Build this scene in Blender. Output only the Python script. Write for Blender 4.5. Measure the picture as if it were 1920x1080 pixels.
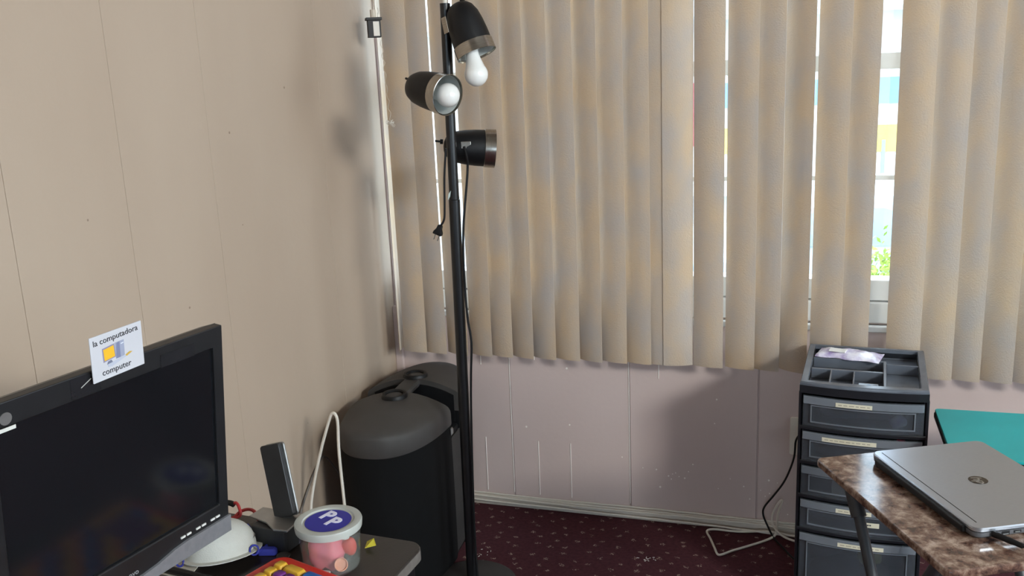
import bpy, bmesh, math, random
from mathutils import Vector, Matrix
random.seed(7)
S = bpy.context.scene
for o in list(bpy.data.objects): bpy.data.objects.remove(o)
C = S.collection
PI = math.pi

# ------------------------------------------------------------------ camera
cam_d = bpy.data.cameras.new('camera'); cam = bpy.data.objects.new('camera', cam_d); C.objects.link(cam)
cam_d.sensor_width = 36; cam_d.lens = 1724 / 1920 * 36; cam_d.clip_start = 0.02; cam_d.clip_end = 200
_r = Vector((0.9535, 0.2984, -0.0433)); _f = Vector((-0.3003, 0.9265, -0.2269)).normalized()
_u = _r.cross(_f).normalized(); _r = _f.cross(_u).normalized()
cam.matrix_world = Matrix(((_r.x, _u.x, -_f.x, 1.3232), (_r.y, _u.y, -_f.y, -2.7711), (_r.z, _u.z, -_f.z, 1.45), (0, 0, 0, 1)))
S.camera = cam

# ------------------------------------------------------------------ sky and large lights
SKY = 9.0
w = bpy.data.worlds.new('sky'); S.world = w; w.use_nodes = True
bg = w.node_tree.nodes['Background']; bg.inputs[0].default_value = (0.76, 0.89, 1.06, 1); bg.inputs[1].default_value = SKY

def area(name, loc, rot, sx, sy, power, col):
    l = bpy.data.lights.new(name, 'AREA'); l.shape = 'RECTANGLE'; l.size = sx; l.size_y = sy; l.energy = power; l.color = col
    o = bpy.data.objects.new(name, l); C.objects.link(o); o.location = loc; o.rotation_euler = rot
    return o
# daylight arriving at the two windows in the right-hand wall and, weakly, at the one behind the camera
KEY = area('daylight_near', (4.60, -3.75, 2.62), (0, 0, 0), 0.75, 0.5, 200, (1.0, 0.95, 0.89))
KEY.rotation_euler = (Vector((0.5, 0.0, 0.4)) - KEY.location).to_track_quat('-Z', 'Y').to_euler()
area('daylight_far', (4.60, -1.55, 1.25), (0, PI/2, 0), 0.9, 1.1, 24, (1.0, 0.955, 0.90))
area('daylight_rear', (1.7, -6.80, 1.55), (PI/2, 0, 0), 2.2, 1.3, 6, (1.0, 0.95, 0.90))

S.view_settings.view_transform = 'Standard'; S.view_settings.look = 'None'
S.view_settings.gamma = 1; S.view_settings.use_curve_mapping = False
S.view_settings.exposure = -0.25
S.cycles.use_denoising = True
S.cycles.max_bounces = 10; S.cycles.transparent_max_bounces = 24
S.cycles.sample_clamp_indirect = 6

# ------------------------------------------------------------------ helpers
def lin(h):
    h = h.lstrip('#'); out = []
    for i in (0, 2, 4):
        c = int(h[i:i+2], 16) / 255
        out.append(c / 12.92 if c <= 0.04045 else ((c + 0.055) / 1.055) ** 2.4)
    return (*out, 1)

MATS = {}
def mat(name, c1, c2=None, scale=20, rough=0.6, metal=0.0, bump=0.0, bscale=None, stretch=(1, 1, 1), spec=0.5, coat=0.0):
    """procedural surface: noise between two colours, optional fine relief"""
    if name in MATS: return MATS[name]
    m = bpy.data.materials.new(name); m.use_nodes = True; nt = m.node_tree; N = nt.nodes; L = nt.links
    b = N['Principled BSDF']; b.inputs['Roughness'].default_value = rough; b.inputs['Metallic'].default_value = metal
    b.inputs['Specular IOR Level'].default_value = spec; b.inputs['Coat Weight'].default_value = coat
    tc = N.new('ShaderNodeTexCoord'); mp = N.new('ShaderNodeMapping'); mp.inputs['Scale'].default_value = stretch
    L.new(tc.outputs['Object'], mp.inputs['Vector'])
    n = N.new('ShaderNodeTexNoise'); n.inputs['Scale'].default_value = scale; n.inputs['Detail'].default_value = 5
    L.new(mp.outputs[0], n.inputs['Vector'])
    r = N.new('ShaderNodeValToRGB'); r.color_ramp.elements[0].position = 0.3; r.color_ramp.elements[1].position = 0.7
    r.color_ramp.elements[0].color = lin(c1); r.color_ramp.elements[1].color = lin(c2 or c1)
    L.new(n.outputs['Fac'], r.inputs[0]); L.new(r.outputs[0], b.inputs['Base Color'])
    if bump:
        n2 = N.new('ShaderNodeTexNoise'); n2.inputs['Scale'].default_value = bscale or scale * 4; n2.inputs['Detail'].default_value = 3
        L.new(tc.outputs['Object'], n2.inputs['Vector'])
        bp = N.new('ShaderNodeBump'); bp.inputs['Strength'].default_value = bump; bp.inputs['Distance'].default_value = 0.004
        L.new(n2.outputs['Fac'], bp.inputs['Height']); L.new(bp.outputs[0], b.inputs['Normal'])
    MATS[name] = m; m['_r'] = r.name
    return m

def see_through(name, tint, amount, c1, c2=None, rough=0.25, scale=12):
    """clear or frosted plastic / glass: part transparent, part surface"""
    m = mat(name, c1, c2, scale, rough); nt = m.node_tree; N = nt.nodes; L = nt.links
    t = N.new('ShaderNodeBsdfTransparent'); t.inputs[0].default_value = lin(tint)
    mix = N.new('ShaderNodeMixShader'); mix.inputs[0].default_value = 1 - amount; L.new(t.outputs[0], mix.inputs[1])
    L.new(N['Principled BSDF'].outputs[0], mix.inputs[2])
    lw = N.new('ShaderNodeLayerWeight'); lw.inputs[0].default_value = 0.35
    pw = N.new('ShaderNodeMath'); pw.operation = 'POWER'; pw.inputs[1].default_value = 3; L.new(lw.outputs['Facing'], pw.inputs[0])
    ma = N.new('ShaderNodeMath'); ma.operation = 'MULTIPLY_ADD'; ma.inputs[1].default_value = 0.45; ma.inputs[2].default_value = 0.03; L.new(pw.outputs[0], ma.inputs[0])
    gl = N.new('ShaderNodeBsdfGlossy'); gl.inputs['Roughness'].default_value = min(rough, 0.2)
    mix2 = N.new('ShaderNodeMixShader'); L.new(ma.outputs[0], mix2.inputs[0]); L.new(mix.outputs[0], mix2.inputs[1]); L.new(gl.outputs[0], mix2.inputs[2])
    L.new(mix2.outputs[0], N['Material Output'].inputs[0])
    return m

def tag(o, label=None, cat=None, group=None, kind=None):
    if label: o['label'] = label
    if cat: o['category'] = cat
    if group: o['group'] = group
    if kind: o['kind'] = kind
    return o

def thing(name, label, cat, loc=(0, 0, 0), rotz=0, group=None):
    o = bpy.data.objects.new(name, None); C.objects.link(o); o.empty_display_size = 0.05
    o.location = loc; o.rotation_euler = (0, 0, rotz)
    return tag(o, label, cat, group)

def obj(name, bm, m, parent=None, smooth=False, bevel=0, seg=2, label=None, angle=40):
    me = bpy.data.meshes.new(name)
    bmesh.ops.recalc_face_normals(bm, faces=bm.faces[:])
    bm.to_mesh(me); bm.free()
    if smooth:
        for p in me.polygons: p.use_smooth = True
        me.set_sharp_from_angle(angle=math.radians(angle))
    me.materials.append(m)
    o = bpy.data.objects.new(name, me); C.objects.link(o)
    if parent: o.parent = parent
    if bevel:
        b = o.modifiers.new('bevel', 'BEVEL'); b.width = bevel; b.segments = seg; b.limit_method = 'ANGLE'; b.angle_limit = math.radians(35)
    if label: o['label'] = label
    return o

def put(o, loc=(0, 0, 0), rot=(0, 0, 0)):
    o.location = loc; o.rotation_euler = rot; return o

def box(bm, x0, x1, y0, y1, z0, z1, M=None):
    vs = [bm.verts.new((x, y, z)) for x in (x0, x1) for y in (y0, y1) for z in (z0, z1)]
    for f in ((0, 1, 3, 2), (4, 6, 7, 5), (0, 4, 5, 1), (2, 3, 7, 6), (0, 2, 6, 4), (1, 5, 7, 3)): bm.faces.new([vs[i] for i in f])
    if M is not None:
        for v in vs: v.co = M @ v.co
    return bm

def bx(*a, **k): return box(bmesh.new(), *a, **k)

def prism(poly, z0, z1, bm=None, M=None):
    bm = bm or bmesh.new()
    a = [bm.verts.new((x, y, z0)) for x, y in poly]; b = [bm.verts.new((x, y, z1)) for x, y in poly]
    n = len(poly)
    bm.faces.new(a[::-1]); bm.faces.new(b)
    for i in range(n): bm.faces.new((a[i], a[(i+1) % n], b[(i+1) % n], b[i]))
    if M is not None:
        for v in a + b: v.co = M @ v.co
    return bm

def loft(rings, cap0=True, cap1=True, bm=None, M=None):
    bm = bm or bmesh.new(); R = []
    for r in rings: R.append([bm.verts.new(M @ Vector(p) if M is not None else p) for p in r])
    n = len(rings[0])
    for a, b in zip(R, R[1:]):
        for i in range(n): bm.faces.new((a[i], a[(i+1) % n], b[(i+1) % n], b[i]))
    if cap0: bm.faces.new(R[0][::-1])
    if cap1: bm.faces.new(R[-1])
    return bm

def lathe(prof, seg=32, bm=None, M=None, cap0=False, cap1=False):
    """profile [(radius, z)] turned about Z"""
    return loft([[(max(r, 1e-5) * math.cos(2*PI*i/seg), max(r, 1e-5) * math.sin(2*PI*i/seg), z) for i in range(seg)] for r, z in prof], cap0, cap1, bm, M)

def smooth_path(pts, n=8):
    P = [Vector(p) for p in pts]; out = []
    for i in range(len(P) - 1):
        p0 = P[max(i-1, 0)]; p1 = P[i]; p2 = P[i+1]; p3 = P[min(i+2, len(P)-1)]
        for k in range(n):
            t = k / n
            out.append(0.5 * ((2*p1) + (p2-p0)*t + (2*p0-5*p1+4*p2-p3)*t*t + (3*p1-p0-3*p2+p3)*t**3))
    out.append(P[-1]); return out

def tube(pts, r, seg=10, smooth=6, bm=None, closed=False):
    P = smooth_path(pts, smooth) if smooth else [Vector(p) for p in pts]
    rings = []; up = Vector((0, 0, 1)); prev = None
    for i, p in enumerate(P):
        d = (P[min(i+1, len(P)-1)] - P[max(i-1, 0)])
        if d.length < 1e-9: d = Vector((0, 0, 1))
        d.normalize()
        if prev is None: prev = d.cross(up if abs(d.z) < 0.9 else Vector((1, 0, 0))).normalized()
        a = (prev - d * prev.dot(d)).normalized(); prev = a; b = d.cross(a)
        rr = r[min(int(i/max(len(P)-1, 1)*len(r)), len(r)-1)] if isinstance(r, (list, tuple)) else r
        rings.append([tuple(p + (a*math.cos(2*PI*k/seg) + b*math.sin(2*PI*k/seg)) * rr) for k in range(seg)])
    return loft(rings, True, True, bm)

def rrect(w_, h_, r, n=5, cx=0, cy=0):
    pts = []
    for sx, sy, a0 in ((1, 1, 0), (-1, 1, PI/2), (-1, -1, PI), (1, -1, 3*PI/2)):
        for k in range(n + 1):
            a = a0 + PI/2 * k / n
            pts.append((cx + sx*(w_/2 - r) + r*math.cos(a), cy + sy*(h_/2 - r) + r*math.sin(a)))
    return pts

def zdir(d):
    """rotation matrix taking +Z to d"""
    return Vector((0, 0, 1)).rotation_difference(Vector(d).normalized()).to_matrix().to_4x4()

def text_mesh(body, size, extrude=0.0003, shear=0.0, align='CENTER', offset=0.0):
    cu = bpy.data.curves.new('lettering', 'FONT'); cu.body = body; cu.size = size; cu.extrude = extrude; cu.align_x = align
    cu.align_y = 'CENTER'; cu.shear = shear; cu.resolution_u = 3; cu.offset = offset
    o = bpy.data.objects.new('lettering', cu); C.objects.link(o)
    dg = bpy.context.evaluated_depsgraph_get(); dg.update()
    me = bpy.data.meshes.new_from_object(o.evaluated_get(dg)); bpy.data.objects.remove(o); bpy.data.curves.remove(cu)
    return me

def lettering(name, body, size, m, parent, M, label=None, **k):
    me = text_mesh(body, size, **k); me.materials.clear(); me.materials.append(m)
    o = bpy.data.objects.new(name, me); C.objects.link(o); o.parent = parent; o.matrix_local = M
    if label: o['label'] = label
    return o

def node_mix(nt, fac, a, b):
    mx = nt.nodes.new('ShaderNodeMix'); mx.data_type = 'RGBA'
    nt.links.new(fac, mx.inputs[0])
    for s, i in ((a, 6), (b, 7)):
        if isinstance(s, tuple): mx.inputs[i].default_value = s
        else: nt.links.new(s, mx.inputs[i])
    return mx.outputs[2]

# ------------------------------------------------------------------ materials
def wall_paint(name, c1, c2, specks, speck_col, dens, size=0.075):
    m = mat(name, c1, c2, 2.2, 0.72, bump=0.12, bscale=60, stretch=(1, 1, 0.35), spec=0.3)
    nt = m.node_tree; N = nt.nodes; L = nt.links; b = N['Principled BSDF']; ramp = N[m['_r']]
    tc = N.new('ShaderNodeTexCoord'); v = N.new('ShaderNodeTexVoronoi'); v.inputs['Scale'].default_value = specks
    L.new(tc.outputs['Object'], v.inputs['Vector'])
    lt = N.new('ShaderNodeMath'); lt.operation = 'LESS_THAN'; lt.inputs[1].default_value = size
    L.new(v.outputs['Distance'], lt.inputs[0])
    n = N.new('ShaderNodeTexNoise'); n.inputs['Scale'].default_value = 3.1; L.new(tc.outputs['Object'], n.inputs['Vector'])
    gt = N.new('ShaderNodeMath'); gt.operation = 'GREATER_THAN'; gt.inputs[1].default_value = dens; L.new(n.outputs['Fac'], gt.inputs[0])
    ml = N.new('ShaderNodeMath'); ml.operation = 'MULTIPLY'; L.new(lt.outputs[0], ml.inputs[0]); L.new(gt.outputs[0], ml.inputs[1])
    L.new(node_mix(nt, ml.outputs[0], ramp.outputs[0], lin(speck_col)), b.inputs['Base Color'])
    return m
M_WALL_L = wall_paint('beige_wall_paint', '#b09d8b', '#b8a694', 9, '#8f7c6c', 0.58, 0.028)
M_WALL_B = wall_paint('mauve_grey_wall_paint', '#cbb8b3', '#d1bfba', 24, '#e6ddd4', 0.95, 0.06)
M_CEIL = mat('ceiling_tan', '#8a7f73', '#93887c', 30, 0.8, bump=0.2)
M_WALL_D = mat('brown_panel_wall', '#5d5046', '#68594e', 4, 0.6, stretch=(6, 6, 0.4))
M_BASE = mat('baseboard_white', '#d3cabe', '#dcd3c8', 14, 0.5)
M_WFRAME = mat('window_frame_white', '#d6d6d2', '#dedede', 10, 0.4)
M_GLASS = see_through('window_glass', '#f4f8f8', 0.98, '#ffffff', rough=0.03)
M_BLACK = mat('black_enamel', '#0d0e10', '#131417', 30, 0.34, bump=0.05, bscale=300)
M_BLACKPL = mat('black_plastic', '#0b0b0d', '#111214', 40, 0.48, bump=0.1, bscale=500, spec=0.35)
M_MATTE = mat('charcoal_plastic', '#2c2b2b', '#343231', 18, 0.62, bump=0.2, bscale=700)
M_CHROME = mat('brushed_chrome', '#9c978e', '#b5b0a8', 60, 0.25, metal=1.0, stretch=(1, 1, 8))
M_STEEL = mat('dull_silver', '#9a9a98', '#a8a8a6', 40, 0.38, metal=0.8)
M_WHITEPL = mat('white_cable', '#d9d2c6', '#e2dbd0', 12, 0.45)
M_BULB = mat('white_bulb_glass', '#e9e8e4', '#efeeea', 6, 0.22, coat=0.3)
M_LAMPIN = mat('lamp_inside_grey', '#b7bab6', '#c4c7c3', 10, 0.3)
M_TAPE = mat('cream_label_tape', '#d8d2ba', '#e0dac4', 20, 0.6)
M_INK = mat('dark_ink', '#2a2a2e', '#333338', 30, 0.7)
M_RED = mat('red_plastic', '#c4261a', '#cf2f20', 12, 0.36)

# blind fabric: mottled tan and grey, lets daylight through
M_BLIND = mat('blind_fabric', '#d2bb9f', '#bfb5ad', 11, 0.8, bump=0.25, bscale=260, stretch=(1, 1, 0.6), spec=0.15)
def _blind():
    nt = M_BLIND.node_tree; N = nt.nodes; L = nt.links; ramp = N[M_BLIND['_r']]
    ramp.color_ramp.elements[0].position = 0.34; ramp.color_ramp.elements[1].position = 0.70
    oi = N.new('ShaderNodeObjectInfo'); tc = [n for n in N if n.type == 'TEX_COORD'][0]; mp = [n for n in N if n.type == 'MAPPING'][0]
    ad = N.new('ShaderNodeVectorMath'); ad.operation = 'ADD'
    L.new(tc.outputs['Object'], ad.inputs[0])
    sc = N.new('ShaderNodeMath'); sc.operation = 'MULTIPLY'; sc.inputs[1].default_value = 40; L.new(oi.outputs['Random'], sc.inputs[0])
    L.new(sc.outputs[0], ad.inputs[1]); L.new(ad.outputs[0], mp.inputs['Vector'])
    tr = N.new('ShaderNodeBsdfTranslucent'); L.new(ramp.outputs[0], tr.inputs[0])
    mix = N.new('ShaderNodeMixShader'); mix.inputs[0].default_value = 0.15
    L.new(N['Principled BSDF'].outputs[0], mix.inputs[1]); L.new(tr.outputs[0], mix.inputs[2]); L.new(mix.outputs[0], N['Material Output'].inputs[0])
_blind()

# carpet: maroon pile with rows of small tan flecks
M_CARPET = mat('maroon_carpet', '#523036', '#61393f', 90, 0.95, bump=0.9, bscale=900, spec=0.1)
def _carpet():
    nt = M_CARPET.node_tree; N = nt.nodes; L = nt.links; b = N['Principled BSDF']; ramp = N[M_CARPET['_r']]
    tc = N.new('ShaderNodeTexCoord'); wob = N.new('ShaderNodeTexNoise'); wob.inputs['Scale'].default_value = 130; wob.inputs['Detail'].default_value = 2
    L.new(tc.outputs['Object'], wob.inputs['Vector'])
    ms = N.new('ShaderNodeVectorMath'); ms.operation = 'SCALE'; ms.inputs['Scale'].default_value = 0.026; L.new(wob.outputs['Color'], ms.inputs[0])
    ad = N.new('ShaderNodeVectorMath'); ad.operation = 'ADD'; L.new(tc.outputs['Object'], ad.inputs[0]); L.new(ms.outputs[0], ad.inputs[1])
    mp = N.new('ShaderNodeMapping'); mp.inputs['Rotation'].default_value = (0, 0, 0.5); mp.inputs['Scale'].default_value = (1, 1.25, 0); L.new(ad.outputs[0], mp.inputs[0])
    v = N.new('ShaderNodeTexVoronoi'); v.inputs['Scale'].default_value = 17; v.inputs['Randomness'].default_value = 0.6
    v.voronoi_dimensions = '2D'
    L.new(mp.outputs[0], v.inputs['Vector'])
    lt = N.new('ShaderNodeMath'); lt.operation = 'LESS_THAN'; lt.inputs[1].default_value = 0.125; L.new(v.outputs['Distance'], lt.inputs[0])
    n = N.new('ShaderNodeTexNoise'); n.inputs['Scale'].default_value = 220; L.new(tc.outputs['Object'], n.inputs['Vector'])
    gt = N.new('ShaderNodeMath'); gt.operation = 'GREATER_THAN'; gt.inputs[1].default_value = 0.50; L.new(n.outputs['Fac'], gt.inputs[0])
    ml = N.new('ShaderNodeMath'); ml.operation = 'MULTIPLY'; L.new(lt.outputs[0], ml.inputs[0]); L.new(gt.outputs[0], ml.inputs[1])
    L.new(node_mix(nt, ml.outputs[0], ramp.outputs[0], lin('#b59a8c')), b.inputs['Base Color'])
_carpet()

# ------------------------------------------------------------------ the room
RX, RY, RZ = 4.40, -6.60, 2.95
WX0, WX1, WZ0, WZ1 = 0.004, 2.62, 0.69, 2.12
def struct(name, bm, m, label, bevel=0):
    o = obj(name, bm, m, None, bevel=bevel); return tag(o, label, kind='structure')
struct('floor', bx(-0.1, RX + 0.1, RY - 0.1, 0.1, -0.08, 0), M_CARPET, 'dark maroon carpet with small tan flecks')
struct('ceiling', bx(-0.1, RX + 0.1, RY - 0.1, 0.1, RZ, RZ + 0.08), M_CEIL, 'plain tan ceiling')

wl = struct('wall_left', bx(-0.1, -0.005, RY, 0.0, 0, RZ), M_WALL_L, 'beige painted panel wall on the left')
ys = [0.0, -0.385, -0.92, -1.22, -1.516, -1.92, -2.32, -2.72, -3.12, -3.52, -3.92, -4.32, -4.72, -5.12, -5.52, -5.92, RY]
for a, b in zip(ys, ys[1:]):
    obj('panel', bx(-0.005, 0.0, b + 0.0005, a - 0.0005, 0, RZ), M_WALL_L, wl, bevel=0.0008, seg=1)

bm = bx(-0.1, RX + 0.1, 0.006, 0.13, 0, WZ0); box(bm, -0.1, RX + 0.1, 0.006, 0.13, WZ1, RZ)
box(bm, -0.1, WX0, 0.006, 0.13, WZ0, WZ1); box(bm, WX1, RX + 0.1, 0.006, 0.13, WZ0, WZ1)
wb = struct('wall_back', bm, M_WALL_B, 'mauve grey painted panel wall under the window')
xs = [0.0, 0.403, 0.804, 1.206, 1.607, 2.008, 2.41, 2.81, 3.21, 3.61, 4.01, RX]
for a, b in zip(xs, xs[1:]):
    g = 0.0022
    if a < WX1:
        obj('panel', bx(a + g, b - g, 0.0, 0.006, 0, WZ0 - 0.001), M_WALL_B, wb, bevel=0.0012, seg=1)
        obj('panel', bx(max(a, 0) + g, b - g, 0.0, 0.006, WZ1, RZ), M_WALL_B, wb, bevel=0.0012, seg=1)
    else:
        obj('panel', bx(a + g, b - g, 0.0, 0.006, 0, RZ), M_WALL_B, wb, bevel=0.0012, seg=1)
M_BEAD = mat('pale_filler', '#f0e9e2', '#f5efe9', 30, 0.6)
for x, z0, z1 in ((0.306, 0.05, 0.245), (0.493, 0.05, 0.245), (0.604, 0.05, 0.245), (0.303, 0.505, 0.60), (0.491, 0.53, 0.60), (0.899, 0.49, 0.56), (0.4025, 0.05, 0.60), (0.803, 0.05, 0.60)):
    obj('filler_line', tube([(x, -0.0003, z0), (x + 0.001, -0.0003, z1)], 0.0016, 6, 0), M_BEAD, wb)

sp = bmesh.new()
for x, z in ((0.778, 0.212), (0.846, 0.181), (0.89, 0.179), (0.942, 0.168), (0.929, 0.16), (1.007, 0.207), (0.993, 0.181), (0.981, 0.157), (1.124, 0.169), (1.166, 0.147), (1.218, 0.139), (1.232, 0.12), (1.245, 0.131), (1.242, 0.175), (1.268, 0.169), (1.074, 0.352), (1.08, 0.432), (0.6, 0.507), (0.604, 0.311), (1.185, 0.106), (0.902, 0.119), (1.087, 0.132), (0.454, 0.293), (1.301, 0.065), (0.952, 0.173), (0.963, 0.161), (0.938, 0.150)):
    r_ = random.uniform(0.0014, 0.0036); lathe([(0.0, 0.0012), (r_, 0.0010), (r_, 0.0001)], 8, sp, Matrix.Translation((x, 0, z)) @ Matrix.Rotation(PI/2, 4, 'X'))
tag(obj('paint_spots', sp, M_BEAD, wb), kind='stuff')

bm = bx(RX, RX + 0.1, RY, 0, 0, 0.8); box(bm, RX, RX + 0.1, RY, 0, 2.9, RZ)
for ya, yb in ((RY, -4.80), (-2.8, -2.30), (-0.80, 0)): box(bm, RX, RX + 0.1, ya, yb, 0.8, 2.9)
struct('wall_right', bm, M_WALL_D, 'brown panelled wall on the right')
struct('wall_rear', box(box(box(bx(0, RX, RY - 0.1, RY, 0, 0.9), 0, RX, RY - 0.1, RY, 2.2, RZ), 0, 0.6, RY - 0.1, RY, 0.9, 2.2), 2.8, RX, RY - 0.1, RY, 0.9, 2.2), M_WALL_D, 'brown panelled wall behind the viewer')
struct('baseboard_back', bx(0.0, RX, -0.012, -0.0005, 0, 0.036), M_BASE, 'low white baseboard under the window wall', bevel=0.003)
struct('baseboard_left', bx(0.0005, 0.012, RY, -0.013, 0, 0.036), M_BASE, 'low white baseboard along the left wall', bevel=0.003)
struct('trim_1', bx(0.0005, 0.026, -0.017, -0.0005, 0.037, 0.70), M_WALL_B, 'narrow painted corner strip below the window', bevel=0.002)

# window in the back wall: frame, rails, panes, sill
def frame_window(name, label, x0, x1, z0, z1, mull, rails, bottom):
    t = bpy.data.objects.new(name, None); C.objects.link(t); tag(t, label, kind='structure')
    f = bmesh.new(); FL = 0.010
    box(f, x0, x0 + FL, 0.06, 0.10, z0, z1); box(f, x1 - 0.035, x1, 0.04, 0.10, z0, z1)
    box(f, x0 + FL, x1 - 0.035, 0.04, 0.10, z1 - 0.05, z1)
    obj('window_frame', f, M_WFRAME, t, bevel=0.003)
    obj('bottom_rail', bx(x0 + FL, x1 - 0.035, 0.035, 0.10, z0 + 0.066, bottom), M_WFRAME, t, bevel=0.003)
    obj('lower_track', bx(x0 + FL, x1 - 0.035, 0.02, 0.11, z0 + 0.001, z0 + 0.063), M_WFRAME, t, bevel=0.003)
    for x in mull: obj('mullion', bx(x - 0.025, x + 0.025, 0.04, 0.10, bottom, z1 - 0.05), M_WFRAME, t, bevel=0.003)
    for a, b in rails:
        e = [x0 + FL] + [v for x in mull for v in (x - 0.025, x + 0.025)] + [x1 - 0.035]
        for k in range(0, len(e), 2): obj('crossbar', bx(e[k], e[k+1], 0.05, 0.08, a, b), M_WFRAME, t, bevel=0.002)
    zz = [bottom] + [v for r in rails for v in r] + [z1 - 0.05]
    e = [x0 + FL] + [v for x in mull for v in (x - 0.025, x + 0.025)] + [x1 - 0.035]
    for k in range(0, len(e), 2):
        for q in range(0, len(zz), 2): obj('pane', bx(e[k], e[k+1], 0.063, 0.067, zz[q], zz[q+1]), M_GLASS, t)
    return t
wn = frame_window('window_1', 'white framed window behind the vertical blinds', WX0, WX1, WZ0, WZ1, (0.89, 1.76), ((1.108, 1.122), (1.417, 1.462)), 0.818)
obj('window_sill', bx(WX0, WX1 + 0.02, -0.014, 0.019, WZ0 - 0.018, WZ0), M_WFRAME, wn, bevel=0.003)
# plain windows in the two walls out of view
for nm, lb, (x0, x1, y0, y1, z0, z1) in (('window_2', 'daylit window in the right-hand wall', (RX + 0.03, RX + 0.07, -4.80, -2.80, 0.8, 2.9)),
                                         ('window_4', 'second daylit window in the right-hand wall', (RX + 0.03, RX + 0.07, -2.30, -0.80, 0.8, 2.9)),
                                         ('window_3', 'daylit window in the wall behind the viewer', (0.6, 2.8, RY - 0.07, RY - 0.03, 0.9, 2.2))):
    t = bpy.data.objects.new(nm, None); C.objects.link(t); tag(t, lb, kind='structure')
    if nm != 'window_3':
        f = box(box(box(bx(x0, x1, y0, y1, z0, z0 + 0.05), x0, x1, y0, y1, z1 - 0.05, z1), x0, x1, y0, y0 + 0.05, z0 + 0.05, z1 - 0.05), x0, x1, y1 - 0.05, y1, z0 + 0.05, z1 - 0.05)
        p = bx(x0 + 0.018, x0 + 0.022, y0 + 0.05, y1 - 0.05, z0 + 0.05, z1 - 0.05)
    else:
        f = box(box(box(bx(x0, x1, y0, y1, z0, z0 + 0.05), x0, x1, y0, y1, z1 - 0.05, z1), x0, x0 + 0.05, y0, y1, z0 + 0.05, z1 - 0.05), x1 - 0.05, x1, y0, y1, z0 + 0.05, z1 - 0.05)
        p = bx(x0 + 0.05, x1 - 0.05, y0 + 0.018, y0 + 0.022, z0 + 0.05, z1 - 0.05)
    obj('window_frame', f, M_WFRAME, t); obj('pane', p, M_GLASS, t)

# ------------------------------------------------------------------ outside, beyond the glass
M_ROAD = mat('pale_asphalt', '#8d8d8b', '#999896', 8, 0.9)
tag(obj('street', bx(-30, 40, 0.6, 40, -0.95, -0.85), M_ROAD), 'pale grey street outside the window', kind='structure')
M_SOIL = mat('planter_soil', '#6b5c48', '#7c6c55', 30, 0.95)
tag(obj('planter_bed', bx(-1, 4.5, 0.75, 2.2, -0.849, -0.2), M_SOIL, bevel=0.02), 'raised planting bed just outside the window', 'planter')
M_LEAF = mat('bright_leaf', '#7fa02c', '#a9c24a', 9, 0.6)
def bush(cx, cy, cz, rx, rz, n, label):
    t = thing('green_bush', label, 'bush', (cx, cy, cz), 0, 'bushes under the window')
    stems = bmesh.new()
    for k in range(9):
        a = random.uniform(0, 2*PI); q = random.uniform(0.3, 0.7)
        tube([(0.02*math.cos(a), 0.02*math.sin(a), 0), (rx*q*0.5*math.cos(a), rx*q*0.5*math.sin(a), rz*0.8), (rx*q*math.cos(a), rx*q*math.sin(a), rz*1.5)], 0.006, 5, 3, stems)
    obj('stems', stems, M_SOIL, t)
    b = bmesh.new()
    for k in range(n):
        a = random.uniform(0, 2*PI); c = random.uniform(-0.7, 1); rr = random.uniform(0.72, 1.05) * (1 + 0.12*math.sin(3*a))
        s = math.sqrt(1 - c*c); p = Vector((rx*rr*s*math.cos(a), rx*rr*s*math.sin(a), rz + rz*rr*c))
        d = Vector((random.gauss(0, 1), random.gauss(0, 1), random.gauss(0.5, 1))).normalized(); e = d.orthogonal().normalized(); l = random.uniform(0.022, 0.04)
        vs = [b.verts.new(p), b.verts.new(p + d*l*0.5 + e*l*0.28), b.verts.new(p + d*l), b.verts.new(p + d*l*0.5 - e*l*0.28)]
        b.faces.new(vs)
    tag(obj('foliage', b, M_LEAF, t), kind='stuff')
bush(1.74, 1.45, -0.185, 0.40, 0.42, 5200, 'bright green bush seen through the wide blind gap')
bush(2.72, 1.55, -0.185, 0.40, 0.41, 3000, 'bright green bush further right behind the blinds')

# parked car
M_CAR = mat('pale_blue_car_paint', '#a9bcc8', '#b4c5cf', 4, 0.25, coat=0.6)
M_CARGL = mat('car_glass', '#7e96a6', '#8aa1b0', 3, 0.08)
M_TYRE = mat('tyre_rubber', '#1c1c1e', '#242426', 40, 0.85)
car = thing('parked_car', 'pale blue parked car beyond the bush outside', 'car', (1.75, 5.6, -0.85), 0.12)
prof = [(-2.15, 0.30), (-2.18, 0.62), (-1.95, 0.74), (-1.0, 0.80), (-0.45, 1.22), (0.75, 1.28), (1.45, 0.92), (2.08, 0.86), (2.18, 0.55), (2.12, 0.30)]
bm = bmesh.new()
rings = []
for yy, sc_ in ((-0.86, 0.985), (-0.80, 1.0), (0.80, 1.0), (0.86, 0.985)):
    rings.append([(x*sc_, yy * (0.86 if z > 0.95 else 1.0), 0.3 + (z - 0.3)*sc_) for x, z in prof])
loft(rings, True, True, bm); obj('body', bm, M_CAR, car, smooth=True, bevel=0.03, angle=30)
bm = bmesh.new(); 
obj('windscreen', loft([[(-0.97, -0.68, 0.815), (-0.97, 0.68, 0.815), (-0.50, 0.62, 1.195), (-0.50, -0.62, 1.195)], [(-0.99, -0.68, 0.83), (-0.99, 0.68, 0.83), (-0.52, 0.62, 1.21), (-0.52, -0.62, 1.21)]]), M_CARGL, car)
obj('rear_window', loft([[(1.40, -0.66, 0.955), (1.40, 0.66, 0.955), (0.82, 0.6, 1.255), (0.82, -0.6, 1.255)], [(1.42, -0.66, 0.97), (1.42, 0.66, 0.97), (0.84, 0.6, 1.27), (0.84, -0.6, 1.27)]]), M_CARGL, car)
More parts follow.
